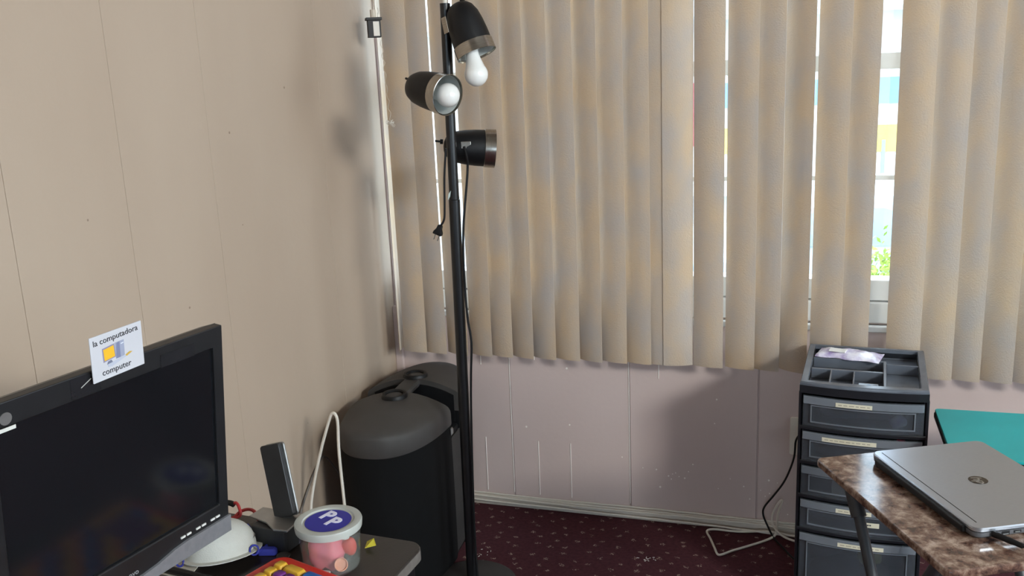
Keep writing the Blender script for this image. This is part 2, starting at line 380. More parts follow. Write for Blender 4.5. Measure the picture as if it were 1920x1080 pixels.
for sy in (-1, 1):
    y1 = sy*0.865; y0 = sy*0.78
    obj('side_window', loft([[(-0.72, y0, 0.88), (0.15, y0, 0.88), (0.15, sy*0.72, 1.18), (-0.42, sy*0.72, 1.16)], [(-0.72, y1, 0.88), (0.15, y1, 0.88), (0.15, sy*0.755, 1.18), (-0.42, sy*0.755, 1.16)]]), M_CARGL, car)
    obj('side_window', loft([[(0.22, y0, 0.88), (1.2, y0, 0.92), (0.78, sy*0.72, 1.2), (0.22, sy*0.72, 1.18)], [(0.22, y1, 0.88), (1.2, y1, 0.92), (0.78, sy*0.755, 1.2), (0.22, sy*0.755, 1.18)]]), M_CARGL, car)
    for wx in (-1.35, 1.35):
        wm = obj('wheel', lathe([(0.0, -0.10), (0.24, -0.10), (0.31, -0.08), (0.31, 0.08), (0.24, 0.10), (0.0, 0.10)], 24, M=Matrix.Translation((wx, sy*0.80, 0.31)) @ Matrix.Rotation(PI/2, 4, 'X')), M_TYRE, car, smooth=True)
        obj('hubcap', lathe([(0.0, -0.112), (0.2, -0.105), (0.2, 0.105), (0.0, 0.112)], 20, M=Matrix.Translation((wx, sy*0.80, 0.31)) @ Matrix.Rotation(PI/2, 4, 'X')), M_STEEL, wm, smooth=True)

# shop front across the street
M_SHOP = mat('white_shopfront', '#d9d6cf', '#e2e0da', 3, 0.7)
M_SHOPRED = mat('shop_red', '#c8505a', '#d05a62', 3, 0.6)
M_SHOPBL = mat('shop_blue_glass', '#6f9cc4', '#7aa6cc', 1.5, 0.2)
M_SHOPYE = mat('shop_yellow', '#d8c45a', '#e0cd68', 3, 0.6)
M_SHOPGR = mat('shop_grey', '#8b8f90', '#989c9c', 3, 0.6)
shop = thing('shop_building', 'white shop building with red strip across the street', 'building', (2.4, 14.0, -0.85))
obj('facade', bx(-9, 9, 0, 6, 0, 4.6), M_SHOP, shop)
for x in (-3.0, -0.16, 2.6, 5.4): obj('red_pilaster', bx(x - 0.05, x + 0.08, -0.06, -0.002, 0.9, 2.0), M_SHOPRED, shop)
for x in (-2.5, 0.05, 2.9): obj('window_glass', bx(x, x + 1.6, -0.04, -0.002, 1.55, 1.98), M_SHOPBL, shop)
for x in (-2.6, -0.12, 2.8): obj('poster', bx(x, x + 0.5, -0.03, -0.002, 0.75, 1.2), M_SHOPYE, shop)
for x in (-2.2, 0.14, 3.1): obj('door_frame', bx(x, x + 0.06, -0.05, -0.002, 0.0, 0.95), M_SHOPGR, shop)
obj('awning', loft([[(-9, -0.9, 3.0), (9, -0.9, 3.0), (9, -0.002, 3.4), (-9, -0.002, 3.4)], [(-9, -0.9, 3.08), (9, -0.9, 3.08), (9, -0.002, 3.48), (-9, -0.002, 3.48)]]), M_SHOPGR, shop)

# ------------------------------------------------------------------ vertical blinds
blind = thing('vertical_blind', 'tan and grey mottled vertical blind covering the window', 'window blind', (0, 0, 0))
SLW, SLZ0, SLZ1 = 0.089, 0.566, 2.165
def slat_mesh():
    bm = bmesh.new(); n = 8; t = 0.0007; front = []; back = []
    for k in range(n + 1):
        s = -1 + 2*k/n; x = s*SLW/2; y = -0.0070*(1 - s*s)
        front.append((x, y - t/2)); back.append((x, y + t/2))
    rows = 10
    def row(z): return [bm.verts.new((x, y, z)) for x, y in front] + [bm.verts.new((x, y, z)) for x, y in back[::-1]]
    R = [row(SLZ0 + (SLZ1 - SLZ0)*i/rows) for i in range(rows + 1)]
    m_ = len(R[0])
    for a, b in zip(R, R[1:]):
        for i in range(m_): bm.faces.new((a[i], a[(i+1) % m_], b[(i+1) % m_], b[i]))
    bm.faces.new(R[0][::-1]); bm.faces.new(R[-1])
    return bm
SLATS = [(0.058, 74), (0.107, 9), (0.180, 15), (0.258, 23), (0.339, 20), (0.407, 16), (0.479, 22), (0.551, 19), (0.627, 16), (0.700, 22), (0.775, 16), (0.849, 16), (0.918, 7),
         (0.972, -14), (1.061, 10), (1.153, 16), (1.224, 20), (1.304, 30), (1.392, 20), (1.464, 20), (1.599, 12), (1.684, 14), (1.755, 18), (1.836, 22), (1.912, 20), (1.988, 20), (2.066, 20), (2.142, 20), (2.218, 20), (2.294, 20), (2.37, 20), (2.446, 20), (2.522, 20), (2.59, 20)]
slat0 = obj('slat', slat_mesh(), M_BLIND, blind, smooth=True, angle=60)
for i, (x, th) in enumerate(SLATS):
    o = slat0 if i == 0 else slat0.copy()
    if i: C.objects.link(o); o.parent = blind
    put(o, (x, -0.085, 0), (0, 0, -math.radians(th)))
obj('head_rail', bx(0.012, 2.70, -0.115, -0.055, 2.17, 2.215), M_WFRAME, blind, bevel=0.003)
M_CORD = mat('pale_cord', '#c9bcaa', '#d4c8b8', 300, 0.8)
wx, wy = 0.070, -0.142
for dx in (-0.006, 0.005): obj('pull_cord', tube([(wx + 2*dx, wy + 0.03, 2.17), (wx + 1.6*dx, wy + 0.01, 1.9), (wx + dx*0.5, wy, 1.655)], 0.0014, 6, 3), M_CORD, blind)
wgt = obj('cord_weight', box(bx(wx - 0.0155, wx + 0.0155, wy - 0.0135, wy + 0.0135, 1.574, 1.624), wx - 0.019, wx + 0.019, wy - 0.017, wy + 0.017, 1.624, 1.632), M_MATTE, blind, bevel=0.001, label='dark lantern shaped cord weight')
wgt.location = (wx, wy, 0); wgt.rotation_euler = (0, 0, 0.55); wgt.scale = (1.25, 1.25, 1.0)
for v in wgt.data.vertices: v.co.x -= wx; v.co.y -= wy
obj('weight_window', bx(-0.003, 0.0115, -0.0145, -0.0136, 1.578, 1.620), M_WHITEPL, wgt)
obj('weight_cap', tube([(0, 0, 1.632), (0, 0, 1.655)], 0.007, 8, 0), M_CORD, wgt)
pts = [(0.084 + 0.018*k/30 + 0.0035*math.sin(k*1.9), -0.140 + 0.002*math.cos(k*2.3), 1.66 - k*0.0115) for k in range(30)]
obj('bead_chain', tube(pts, 0.0010, 5, 2), M_CORD, blind, label='kinked thin pull chain')
bm = bmesh.new()
for k in range(26):
    d = Vector((random.gauss(0, 1), random.gauss(0, 0.6), random.gauss(0, 0.7))).normalized() * random.uniform(0.008, 0.020)
    c = Vector((0.102, -0.142, 1.316)); tube([c - d*0.2, c + d*0.5 + Vector((0, 0, 0.003)), c + d], 0.0007, 4, 2, bm)
obj('frayed_tuft', bm, mat('cotton_fluff', '#e6e0d6', '#efe9e0', 80, 0.9), blind, label='frayed white tuft at the chain end')

# ------------------------------------------------------------------ floor lamp
lamp = thing('floor_lamp', 'black floor lamp with three bullet shaped spotlights', 'lamp', (0.436, -0.53, 0))
obj('base', lathe([(0.0, 0.004), (0.128, 0.004), (0.131, 0.008), (0.130, 0.016), (0.118, 0.024), (0.03, 0.030), (0.0, 0.030)], 48), M_MATTE, lamp, smooth=True)
def pole_at(z): return Vector((0.018*z/1.632, 0, z))
obj('pole', tube([pole_at(0.03), pole_at(1.135)], 0.0150, 20, 0), M_BLACK, lamp, smooth=True)
obj('pole', tube([pole_at(1.136), pole_at(1.628)], 0.0130, 20, 0), M_BLACK, lamp, smooth=True)
obj('pole_tip', tube([pole_at(1.6285), pole_at(1.636)], 0.006, 12, 0), M_WHITEPL, lamp)
obj('sticker', loft([[(0.0005, -0.0152, 1.135), (0.0075, -0.0148, 1.145), (0.010, -0.0140, 1.160), (0.004, -0.0152, 1.152)], [(0.0005, -0.0162, 1.135), (0.0075, -0.0158, 1.145), (0.010, -0.0150, 1.160), (0.004, -0.0162, 1.152)]]), mat('pale_sticker', '#b9cbc9', '#c6d6d3', 40, 0.5), lamp, label='torn pale sticker')
HEAD_OUT = [(0.0, 0.0), (0.012, 0.0012), (0.024, 0.006), (0.034, 0.016), (0.0415, 0.034), (0.0455, 0.058), (0.0478, 0.085), (0.0485, 0.112)]
def lamp_head(rim, axis, bulb_out, ang, cap_ang, bulb_M=None):
    """rim = centre of the opening in lamp coordinates, axis = where it points"""
    axis = Vector(axis).normalized(); L_ = 0.137; org = Vector(rim) - axis*L_
    M = Matrix.Translation(org) @ zdir(axis)
    h = obj('lamp_head', lathe(HEAD_OUT + [(0.0470, 0.112), (0.0465, 0.085), (0.044, 0.058), (0.040, 0.034), (0.032, 0.017), (0.0, 0.012)], 40), M_BLACKPL, lamp, smooth=True)
    h.matrix_local = M
    obj('rim', lathe([(0.0487, 0.108), (0.0503, 0.109), (0.0508, 0.134), (0.0512, 0.137), (0.0498, 0.1375), (0.0490, 0.134), (0.0487, 0.108)], 40), M_CHROME, h, smooth=True, label='brushed chrome rim')
    obj('reflector', lathe([(0.0480, 0.132), (0.0462, 0.110), (0.0455, 0.085), (0.043, 0.058), (0.038, 0.034), (0.030, 0.020), (0.0, 0.016)], 40), M_LAMPIN, h, smooth=True)
    z0 = 0.137 + bulb_out - 0.030
    prof = [(0.0, z0 + 0.0595)] + [(0.0297*math.sin(a), z0 + 0.030 + 0.0297*math.cos(a)) for a in [PI*k/16 for k in range(1, 12)]] + [(0.0195, z0 - 0.004), (0.0165, z0 - 0.016), (0.0155, z0 - 0.030)]
    prof = [(r_, z_) for r_, z_ in prof]
    bo = obj('bulb', lathe(prof, 28, cap1=True), M_BULB, h, smooth=True, label='round white bulb')
    if bulb_M is not None:
        # bulb sits crooked in its socket: hold its base, swing its axis
        q = Vector((0, 0, 0.075)); bo.matrix_local = Matrix.Translation(q) @ bulb_M @ Matrix.Translation(-q)
    zb = z0 - 0.030
    if zb > 0.022: obj('socket', lathe([(0.0, 0.018), (0.017, 0.018), (0.018, zb - 0.004), (0.015, zb), (0.0, zb)], 20), M_LAMPIN, h, smooth=True)
    k = obj('switch', tube([(0.014*math.cos(cap_ang), 0.014*math.sin(cap_ang), -0.001), (0.014*math.cos(cap_ang), 0.014*math.sin(cap_ang), -0.009)], 0.0065, 10, 0), M_BLACKPL, h)
    obj('switch', tube([(0.014*math.cos(cap_ang), 0.014*math.sin(cap_ang), -0.009), (0.015*math.cos(cap_ang), 0.015*math.sin(cap_ang), -0.022)], 0.0030, 8, 0), M_BLACKPL, h)
    for q in (-0.5, 0.5):
        obj('vent_slot', bx(0.026, 0.0285, -0.0012, 0.0012, 0.012, 0.026, M=Matrix.Rotation(ang + q, 4, 'Z')), M_INK, h)
    return h, M
def bracket(h, M, p_from, p_to):
    """short arm from the pole to the head, with its clip"""
    obj('arm', tube([p_from, p_to], 0.0045, 10, 0), M_CHROME, lamp)
B = Vector((0.436, -0.53, 0))
h1, M1 = lamp_head(Vector((0.537, -0.545, 1.500)) - B, (0.36, -0.11, -0.92), 0.046, 0.4, 2.0, (zdir((0.36, -0.11, -0.92)).inverted() @ zdir((0.18, -0.10, -0.97)).to_quaternion().to_matrix().to_4x4()))
bracket(h1, M1, pole_at(1.577), Vector((0.507, -0.537, 1.574)) - B)
obj('clip_plate', bx(-0.009, 0.009, -0.0012, 0.0012, -0.020, 0.020, M=Matrix.Translation(Vector((0.468, -0.5735, 1.573)) - B) @ Matrix.Rotation(-0.5, 4, 'Z') @ Matrix.Rotation(-0.25, 4, 'Y')), M_CHROME, lamp, bevel=0.001, label='small chrome clip plate')
h2, M2 = lamp_head(Vector((0.479, -0.610, 1.405)) - B, (0.89, -0.41, -0.19), 0.000, 1.4, 2.6)
bracket(h2, M2, pole_at(1.425), Vector((0.408, -0.556, 1.42)) - B)
h3, M3 = lamp_head(Vector((0.533, -0.428, 1.257)) - B, (0.915, 0.39, -0.10), -0.034, 2.2, 2.9)
bracket(h3, M3, pole_at(1.276), Vector((0.448, -0.468, 1.272)) - B)
obj('clip_plate', bx(-0.013, 0.013, -0.0012, 0.0012, -0.009, 0.009, M=Matrix.Translation(Vector((0.478, -0.4995, 1.274)) - B) @ Matrix.Rotation(0.42, 4, 'Z')), M_CHROME, lamp, bevel=0.001, label='small chrome clip plate')
obj('power_cord', tube([Vector(p) - B for p in ((0.474, -0.503, 1.270), (0.484, -0.512, 1.24), (0.489, -0.53, 1.200), (0.474, -0.535, 1.08), (0.468, -0.537, 0.99), (0.467, -0.536, 0.897), (0.471, -0.54, 0.82), (0.478, -0.54, 0.749), (0.472, -0.54, 0.66), (0.466, -0.538, 0.565), (0.461, -0.545, 0.341), (0.460, -0.55, 0.175), (0.465, -0.56, 0.035))], 0.0033, 8, 5), M_BLACKPL, lamp, smooth=True)
obj('power_cord', tube([Vector(p) - B for p in ((0.440, -0.5465, 1.27), (0.432, -0.548, 1.197), (0.428, -0.549, 1.12), (0.424, -0.549, 1.085), (0.411, -0.549, 1.066))], 0.0030, 8, 5), M_BLACKPL, lamp, smooth=True)
pl = obj('plug', loft([[(x*sx, y*sy, z) for x, y in ((-1, -1), (1, -1), (1, 1), (-1, 1))] for z, sx, sy in ((0, 0.006, 0.005), (0.010, 0.007, 0.006), (0.020, 0.012, 0.007), (0.027, 0.0125, 0.007))]), M_BLACKPL, lamp, bevel=0.0015)
pl.matrix_local = Matrix.Translation(Vector((0.413, -0.549, 1.070)) - B) @ zdir((-0.38, 0, -0.92))
for s in (-1, 1): obj('prong', bx(s*0.0055 - 0.0008, s*0.0055 + 0.0008, -0.003, 0.003, 0.027, 0.043), M_STEEL, pl)

# ------------------------------------------------------------------ portable loudspeaker in the corner
spk = thing('portable_speaker', 'large black portable loudspeaker case with top handle in the corner', 'speaker', (0.196, -0.366, 0), math.radians(4))
SA, SB, SG = 0.155, 0.330, 0.058
def sup(t, e=2.35): 
    c, s = math.cos(t), math.sin(t); return (SA*math.copysign(abs(c)**(2/e), c), SB*math.copysign(abs(s)**(2/e), s))
def half_plan(sgn, k=1.0, gap=SG, n=36):
    """outline of one half of the case, sgn -1 front, +1 back; k shrinks it"""
    pts = []
    t0 = math.asin((gap/SB)**(2.35/2))
    for i in range(n + 1):
        t = t0 + (PI - 2*t0)*i/n; x, y = sup(t); y = max(y, gap)
        pts.append((x*k, gap + (y - gap)*k))
    return [(x, sgn*y) for x, y in (pts if sgn > 0 else pts[::-1])]
def ztop(x, y): return 0.552 - 0.046*(x/SA)**2 - 0.030*(y/SB)**2
M_SPKTOP = mat('dusty_charcoal_plastic', '#3a3836', '#444140', 12, 0.58, bump=0.25, bscale=900)
M_GRILLE = mat('black_grille', '#08090a', '#0d0e10', 600, 0.75, bump=0.5, bscale=1400, spec=0.2)
for sgn, nm in ((-1, 'front_shell'), (1, 'rear_shell')):
    rings = [[(x, y, z) for x, y in half_plan(sgn, k)] for z, k in ((0.012, 0.90), (0.022, 0.955), (0.045, 0.975), (0.25, 0.985), (0.452, 0.985))]
    sh = obj(nm, loft(rings), M_GRILLE if sgn < 0 else M_BLACKPL, spk, smooth=True)
    rings = [[(x, y, 0.453 + 0.0*x) for x, y in half_plan(sgn, 0.99)], [(x, y, 0.458) for x, y in half_plan(sgn, 1.0)]]
    for k, dz in ((1.0, -0.018), (0.99, -0.008), (0.955, -0.002), (0.90, 0.0), (0.75, 0), (0.55, 0), (0.35, 0), (0.12, 0)):
        rings.append([(x, y, max(ztop(x, y) + dz, 0.462)) for x, y in half_plan(sgn, k)])
    cp = obj('top_cap', loft(rings), M_SPKTOP, spk, smooth=True, angle=50)
    ring = obj('handle_pivot', lathe([(0.026, -0.006), (0.026, 0.005), (0.029, 0.0085), (0.035, 0.0085), (0.0385, 0.004), (0.0385, -0.010)], 36), M_BLACKPL, spk, smooth=True)
    ring.location = (-0.004, sgn*0.092, ztop(0, sgn*0.092) + 0.0005); ring.rotation_euler = (-sgn*0.02, 0, 0)
    o = obj('pivot_button', lathe([(0.0, 0.0035), (0.022, 0.003), (0.0255, 0.001), (0.0255, -0.005), (0.0, -0.005)], 30), M_SPKTOP, spk, smooth=True)
    o.location = ring.location
for sgn in (-1, 1):
    xs_ = [-0.128 + 0.256*k/12 for k in range(13)]
    lo = lambda y: [(x, y, 0.418) for x in xs_] + [(x, y, ztop(x, SG) - 0.016) for x in xs_[::-1]]
    obj('recess_liner', loft([lo(sgn*(SG - 0.0006)), lo(sgn*(SG - 0.003))]), M_BLACKPL, spk)
obj('centre_block', bx(-0.138, 0.138, -SG, SG, 0.012, 0.415), M_BLACKPL, spk, bevel=0.008)
obj('handle', loft([[(x - 0.004, y, ztop(0, y) - 0.004 + z) for x, z in ((-0.024, -0.018), (0.024, -0.018), (0.027, -0.008), (0.022, 0.001), (-0.022, 0.001), (-0.027, -0.008))] for y in (-0.088, -0.05, 0.0, 0.05, 0.088)]), M_SPKTOP, spk, smooth=True)
obj('side_strip', bx(0.1385, 0.1425, -SG + 0.004, SG - 0.004, 0.03, 0.40), M_MATTE, spk, bevel=0.002)
obj('latch', loft([[(0.1555, -0.073, 0.425), (0.1555, -0.060, 0.425), (0.1555, -0.060, 0.448), (0.1555, -0.073, 0.448)], [(0.160, -0.070, 0.430), (0.160, -0.063, 0.430), (0.160, -0.063, 0.445), (0.160, -0.070, 0.445)]]), M_STEEL, spk, label='small silver latch')
for sx in (-0.1, 0.1):
    for sy in (-0.2, 0.2): obj('foot', lathe([(0.0, 0.0), (0.018, 0.0), (0.020, 0.014), (0.0, 0.014)], 16, M=Matrix.Translation((sx, sy, 0))), M_TYRE, spk)

tag(obj('white_cable', tube([(0.052, -0.735, 0.006), (0.040, -0.735, 0.15), (0.048, -0.725, 0.301), (0.066, -0.72, 0.39), (0.097, -0.72, 0.487), (0.130, -0.72, 0.574), (0.140, -0.72, 0.590), (0.149, -0.72, 0.586), (0.153, -0.72, 0.562), (0.149, -0.72, 0.476), (0.152, -0.722, 0.336), (0.165, -0.74, 0.12), (0.17, -0.75, 0.006)], 0.0042, 10, 6), M_WHITEPL, smooth=True),
    'stiff white cable standing in a tall loop beside the black speaker', 'cable')
tag(obj('wall_shadow_line', tube([(0.045, -0.46, 0.20), (0.018, -0.52, 0.33), (0.007, -0.56, 0.385), (0.006, -0.61, 0.368), (0.006, -0.652, 0.337), (0.006, -0.688, 0.305), (0.006, -0.716, 0.267), (0.008, -0.74, 0.15), (0.02, -0.75, 0.004)], 0.003, 8, 6), mat('shadow_line_grey', '#6f6964', '#77716c', 20, 0.5), smooth=True),
    'thin grey tube standing in for a shadow line on the beige wall behind the desk', 'cable')  # added tube that draws a thin curved shadow line on the wall

# ------------------------------------------------------------------ desk
M_DESK = mat('dark_brown_laminate', '#221e1d', '#2a2523', 9, 0.33, bump=0.05, bscale=220, stretch=(1, 0.1, 1))
M_EDGE = mat('worn_edge_strip', '#5d5853', '#6d6863', 60, 0.4)
DZ = 0.73
desk = thing('desk', 'dark brown laminate desk along the left wall', 'desk', (0.402, -2.06, 0), math.radians(-3.5))
obj('desktop', prism(rrect(0.660, 1.06, 0.025), DZ - 0.022, DZ), M_DESK, desk, bevel=0.002)
obj('edge_strip', prism(rrect(0.662, 1.062, 0.026), DZ - 0.020, DZ - 0.003), M_EDGE, desk)
for sx in (-0.30, 0.30):
    for sy in (-0.49, 0.49): obj('leg', bx(sx - 0.02, sx + 0.02, sy - 0.02, sy + 0.02, 0, DZ - 0.022), M_BLACK, desk, bevel=0.003)
obj('back_panel', bx(-0.315, -0.30, -0.47, 0.47, 0.30, DZ - 0.022), M_DESK, desk)

# ------------------------------------------------------------------ monitor
mon = thing('computer_monitor', 'black computer monitor with silver lower bezel on the desk', 'monitor', (0.499, -1.682, 0.79), math.atan2(-0.1606, 0.987) )
# local: +y runs away along the screen, +x is where it faces, z up; leans forward 6 degrees
TL = Matrix.Rotation(math.radians(6), 4, 'Y')
MW, MH = 0.372, 0.330
M_SCREEN = mat('dark_screen', '#101215', '#15171a', 3, 0.15, spec=0.5)
M_BEZEL = mat('black_bezel', '#17181a', '#1d1e20', 30, 0.38)
M_SILVER = mat('silver_bezel', '#7f7f83', '#89898d', 120, 0.42, metal=0.3)
def mobj(name, bm, m, parent=mon, **k):
    for v in bm.verts: v.co = TL @ v.co
    return obj(name, bm, m, parent, **k)
T0 = -0.034
# back housing with bevelled edge
mobj('housing', loft([[(-0.060, -MW + 0.05, 0.05), (-0.060, -0.05, 0.05), (-0.060, -0.05, MH - 0.05), (-0.060, -MW + 0.05, MH - 0.05)],
                      [(-0.034, -MW + 0.006, 0.006), (-0.034, -0.006, 0.006), (-0.034, -0.006, MH - 0.008), (-0.034, -MW + 0.006, MH - 0.008)],
                      [(-0.020, -MW, 0.0), (-0.020, 0, 0.0), (-0.020, 0, MH - 0.003), (-0.020, -MW, MH - 0.003)], [(-0.013, -MW, 0.0), (-0.013, 0, 0.0), (-0.013, 0, MH), (-0.013, -MW, MH)]]), M_BEZEL)
def frame4(y0, y1, z0, z1, Y0, Y1, Z0, Z1, xa, xb):
    f = bmesh.new()
    def r(x, a, b, c, d): return [(x, a, c), (x, b, c), (x, b, d), (x, a, d)]
    loft([r(xa, y0, y1, z0, z1), r(xb, y0, y1, z0, z1), r(xb, Y0, Y1, Z0, Z1), r(xa, Y0, Y1, Z0, Z1), r(xa, y0, y1, z0, z1)], False, False, f)
    return f
SY0, SY1, SZ0, SZ1 = -MW + 0.020, -0.018, 0.052, 0.300
mobj('bezel', frame4(-MW, 0, 0.0, MH, SY0, SY1, SZ0, SZ1, -0.0125, 0.0), M_BEZEL, bevel=0.0015)
mobj('screen', bx(-0.012, -0.004, SY0, SY1, SZ0, SZ1), M_SCREEN)
# silver strip along the bottom, waisted under the brand mark
outl = [(0.0, 0.001), (0.0, 0.0275), (-0.085, 0.0275), (-0.11, 0.025), (-0.14, 0.0185), (-0.165, 0.0160), (-0.207, 0.0160), (-0.232, 0.0185), (-0.262, 0.025), (-0.287, 0.0275), (-MW, 0.0275), (-MW, 0.001)]
f = bmesh.new(); loft([[(0.0002, y, z) for y, z in outl], [(0.0042, y, z) for y, z in outl]], True, True, f)
mobj('silver_strip', f, M_SILVER)
mobj('dark_panel', bx(0.0043, 0.0052, -0.225, -0.168, 0.001, 0.0125), M_BEZEL)  # small flat panel in bezel black on the waist of the silver strip
M_KEYW = mat('white_button', '#d6d6d2', '#dededa', 30, 0.4)
for y in (-0.024, -0.034, -0.052, -0.063, -0.081, -0.092): mobj('button', bx(0.0002, 0.0018, y - 0.0040, y + 0.0040, 0.0335, 0.0362), M_KEYW)
RX_ = Matrix(((0, 0, 1, 0), (1, 0, 0, 0), (0, 1, 0, 0), (0, 0, 0, 1)))   # text plane: x -> +y, y -> +z, normal -> +x
lettering('brand_mark', 'lenovo', 0.011, mat('grey_print', '#8d8f92', '#97999c', 30, 0.5), mon, TL @ Matrix.Translation((0.0004, -0.187, 0.0245)) @ RX_, label='small grey brand lettering')
bd = mobj('sticker', lathe([(0, 0), (0.0075, 0), (0.0075, 0.0006), (0, 0.0006)], 24, M=Matrix.Translation((0.0002, -0.337, 0.310)) @ RX_), M_STEEL, label='round metallic sticker')
mobj('sticker', bx(0.0002, 0.0009, -0.352, -0.326, 0.2950, 0.2995), mat('white_sticker', '#c9c9c4', '#d6d6d0', 60, 0.5), label='thin white sticker')
M_TAPECL = mat('shiny_tape', '#1c1d1f', '#26272a', 15, 0.16)
mobj('tape_strip', bx(0.0002, 0.0007, -0.252, -0.210, 0.303, 0.328), M_TAPECL)
mobj('tape_strip', bx(0.0002, 0.0007, -0.114, -0.055, 0.300, 0.318), M_TAPECL)
f = tube([(0.0009, -0.238, 0.3135), (0.0012, -0.223, 0.3215)], 0.0006, 5, 0); mobj('scratch', f, M_STEEL)
obj('neck', bx(-0.085, -0.050, -MW/2 - 0.04, -MW/2 + 0.04, -0.052, 0.16), M_BEZEL, mon, bevel=0.004)
obj('foot', prism(rrect(0.20, 0.22, 0.04, cx=-0.075, cy=-MW/2), -0.0595, -0.048), M_BEZEL, mon, bevel=0.003)

# vocabulary card standing on the top bezel
card = thing('vocabulary_card', 'white picture card reading la computadora computer taped to the monitor', 'card', mon.location)
card.rotation_euler = mon.rotation_euler
M_PAPER = mat('laminated_card', '#c4c4ca', '#cbcbd0', 10, 0.32)
CW, CH = 0.090, 0.068
CM = TL @ Matrix.Translation((0.0075, -0.187, 0.3465)) @ Matrix.Rotation(math.radians(2.0), 4, 'X') @ RX_ @ Matrix.Scale(0.87, 4)
def cobj(name, bm, m, **k):
    o = obj(name, bm, m, card, **k); o.matrix_local = CM; return o
cobj('card_sheet', prism(rrect(CW, CH, 0.001), -0.0012, 0), M_PAPER)
lettering('lettering', 'la computadora', 0.0124, M_INK, card, CM @ Matrix.Translation((-0.001, 0.0245, 0.0003)) @ Matrix.Rotation(0.03, 4, 'Z'))
lettering('lettering', 'computer', 0.0128, M_INK, card, CM @ Matrix.Translation((-0.004, -0.0235, 0.0003)))
def flat(name, poly, z, c): 
    return cobj(name, prism(poly, z, z + 0.0002), mat('print_' + c.strip('#'), c, c, 40, 0.5))
flat('picture', [(-0.026, 0.0125), (-0.005, 0.0145), (-0.004, -0.006), (-0.0255, -0.0085)], 0.0002, '#8c86a0')
flat('picture', [(-0.0245, 0.0105), (-0.0065, 0.0125), (-0.0055, -0.0045), (-0.0235, -0.0065)], 0.0005, '#eab52c')
flat('picture', [(-0.0040, 0.0150), (0.0120, 0.0155), (0.0115, -0.0085), (-0.0040, -0.0095)], 0.0002, '#9a9fb4')
flat('picture', [(-0.0010, 0.0140), (0.0040, 0.0150), (0.0040, -0.0090), (-0.0035, -0.0090)], 0.0005, '#787e9c')
flat('picture', [(0.0060, 0.0115), (0.0108, 0.0120), (0.0108, 0.0105), (0.0060, 0.0100)], 0.0005, '#d4d8e2')
flat('picture', [(-0.018, -0.009), (-0.012, -0.008), (-0.010, -0.012), (-0.020, -0.013)], 0.0002, '#6f7488')
flat('picture', [(-0.019, -0.0135), (0.010, -0.0085), (0.014, -0.0110), (-0.012, -0.0180), (-0.018, -0.0170)], 0.0005, '#b7bccb')
flat('picture', [(0.012, -0.0085), (0.020, -0.0055), (0.025, -0.0070), (0.014, -0.0110)], 0.0008, '#c9a54a')

# ------------------------------------------------------------------ things on the desk
# clear tub with lid and round label
TX, TY = 0.650, -1.646
tub = thing('plastic_tub', 'clear round plastic tub with frosted lid and blue PP label', 'tub', (TX, TY, DZ))
M_CLEAR = see_through('clear_plastic', '#f8faf9', 0.93, '#c9cfcc', '#d3d8d5', rough=0.15)
M_FROST = see_through('frosted_lid', '#e6ebe6', 0.38, '#c9ccc6', '#d3d6d0', rough=0.4)
obj('tub_wall', lathe([(0.0, 0.0005), (0.040, 0.0005), (0.0425, 0.003), (0.0478, 0.066), (0.0500, 0.0665), (0.0500, 0.068), (0.0470, 0.068), (0.0412, 0.004), (0.0, 0.002)], 48), M_CLEAR, tub, smooth=True)
lid = obj('lid', lathe([(0.0, 0.0735), (0.040, 0.0735), (0.0415, 0.0755), (0.047, 0.0765), (0.0525, 0.0755), (0.0535, 0.073), (0.0525, 0.064), (0.0512, 0.0635), (0.0512, 0.070), (0.044, 0.0715), (0.0, 0.0715)], 48), M_FROST, tub, smooth=True)
lid.scale = (0.955, 0.955, 1)
lb = obj('label_disc', lathe([(0.0, 0.0737), (0.0365, 0.0737), (0.0368, 0.0741), (0.0, 0.0741)], 48), mat('royal_blue_label', '#14188c', '#191e98', 6, 0.45), lid, label='round blue paper label')
M_LETTER = mat('white_print', '#dcdcf0', '#e4e4f4', 20, 0.45)
for px, py in ((-0.0125, 0.0125), (0.0060, -0.0050)):
    lettering('lettering', 'P', 0.037, M_LETTER, lid, Matrix.Translation((px + 0.004, py + 0.002, 0.0744)) @ Matrix.Rotation(math.radians(-18), 4, 'Z'), offset=0.0014)
# what is in the tub
M_PINK = mat('pink_dough', '#e0707e', '#e87e8b', 12, 0.55)
pk = bmesh.new(); bmesh.ops.create_icosphere(pk, subdivisions=4, radius=1)
for v in pk.verts:
    c = v.co.copy(); n = 0.10*math.sin(4*c.x + 1) * math.cos(3*c.y) + 0.06*math.sin(6*c.z + 2*c.x)
    v.co = Vector((c.x*0.030, c.y*0.026, c.z*0.032)) * (1 + n)
    if c.z < -0.55: v.co.z = -0.0235 + 0.004*math.sin(9*c.x)
o = tag(obj('pink_toy', pk, M_PINK, smooth=True), 'soft pink toy inside the clear tub', 'toy'); o.location = (TX - 0.005, TY - 0.002, DZ + 0.0275)
cp = thing('bottle_cap', 'pale orange bottle cap leaning inside the clear tub', 'cap', (TX + 0.0265, TY - 0.0195, DZ + 0.015))
cp.rotation_mode = 'QUATERNION'; cp.rotation_quaternion = Vector((0, 0, 1)).rotation_difference(Vector((0.45, -0.75, 0.45)))
M_ORANGE = mat('peach_plastic', '#e8a184', '#f0ab8e', 20, 0.5)
obj('cap_disc', lathe([(0.0, 0.0), (0.0085, 0.0), (0.0095, 0.001), (0.0098, 0.006), (0.0088, 0.006), (0.0085, 0.0025), (0.0, 0.0025)], 28), M_ORANGE, cp, smooth=True)
bm = bmesh.new()
for k in range(28):
    a = 2*PI*k/28; box(bm, 0.0096, 0.0102, -0.0004, 0.0004, 0.0012, 0.0058, M=Matrix.Rotation(a, 4, 'Z'))
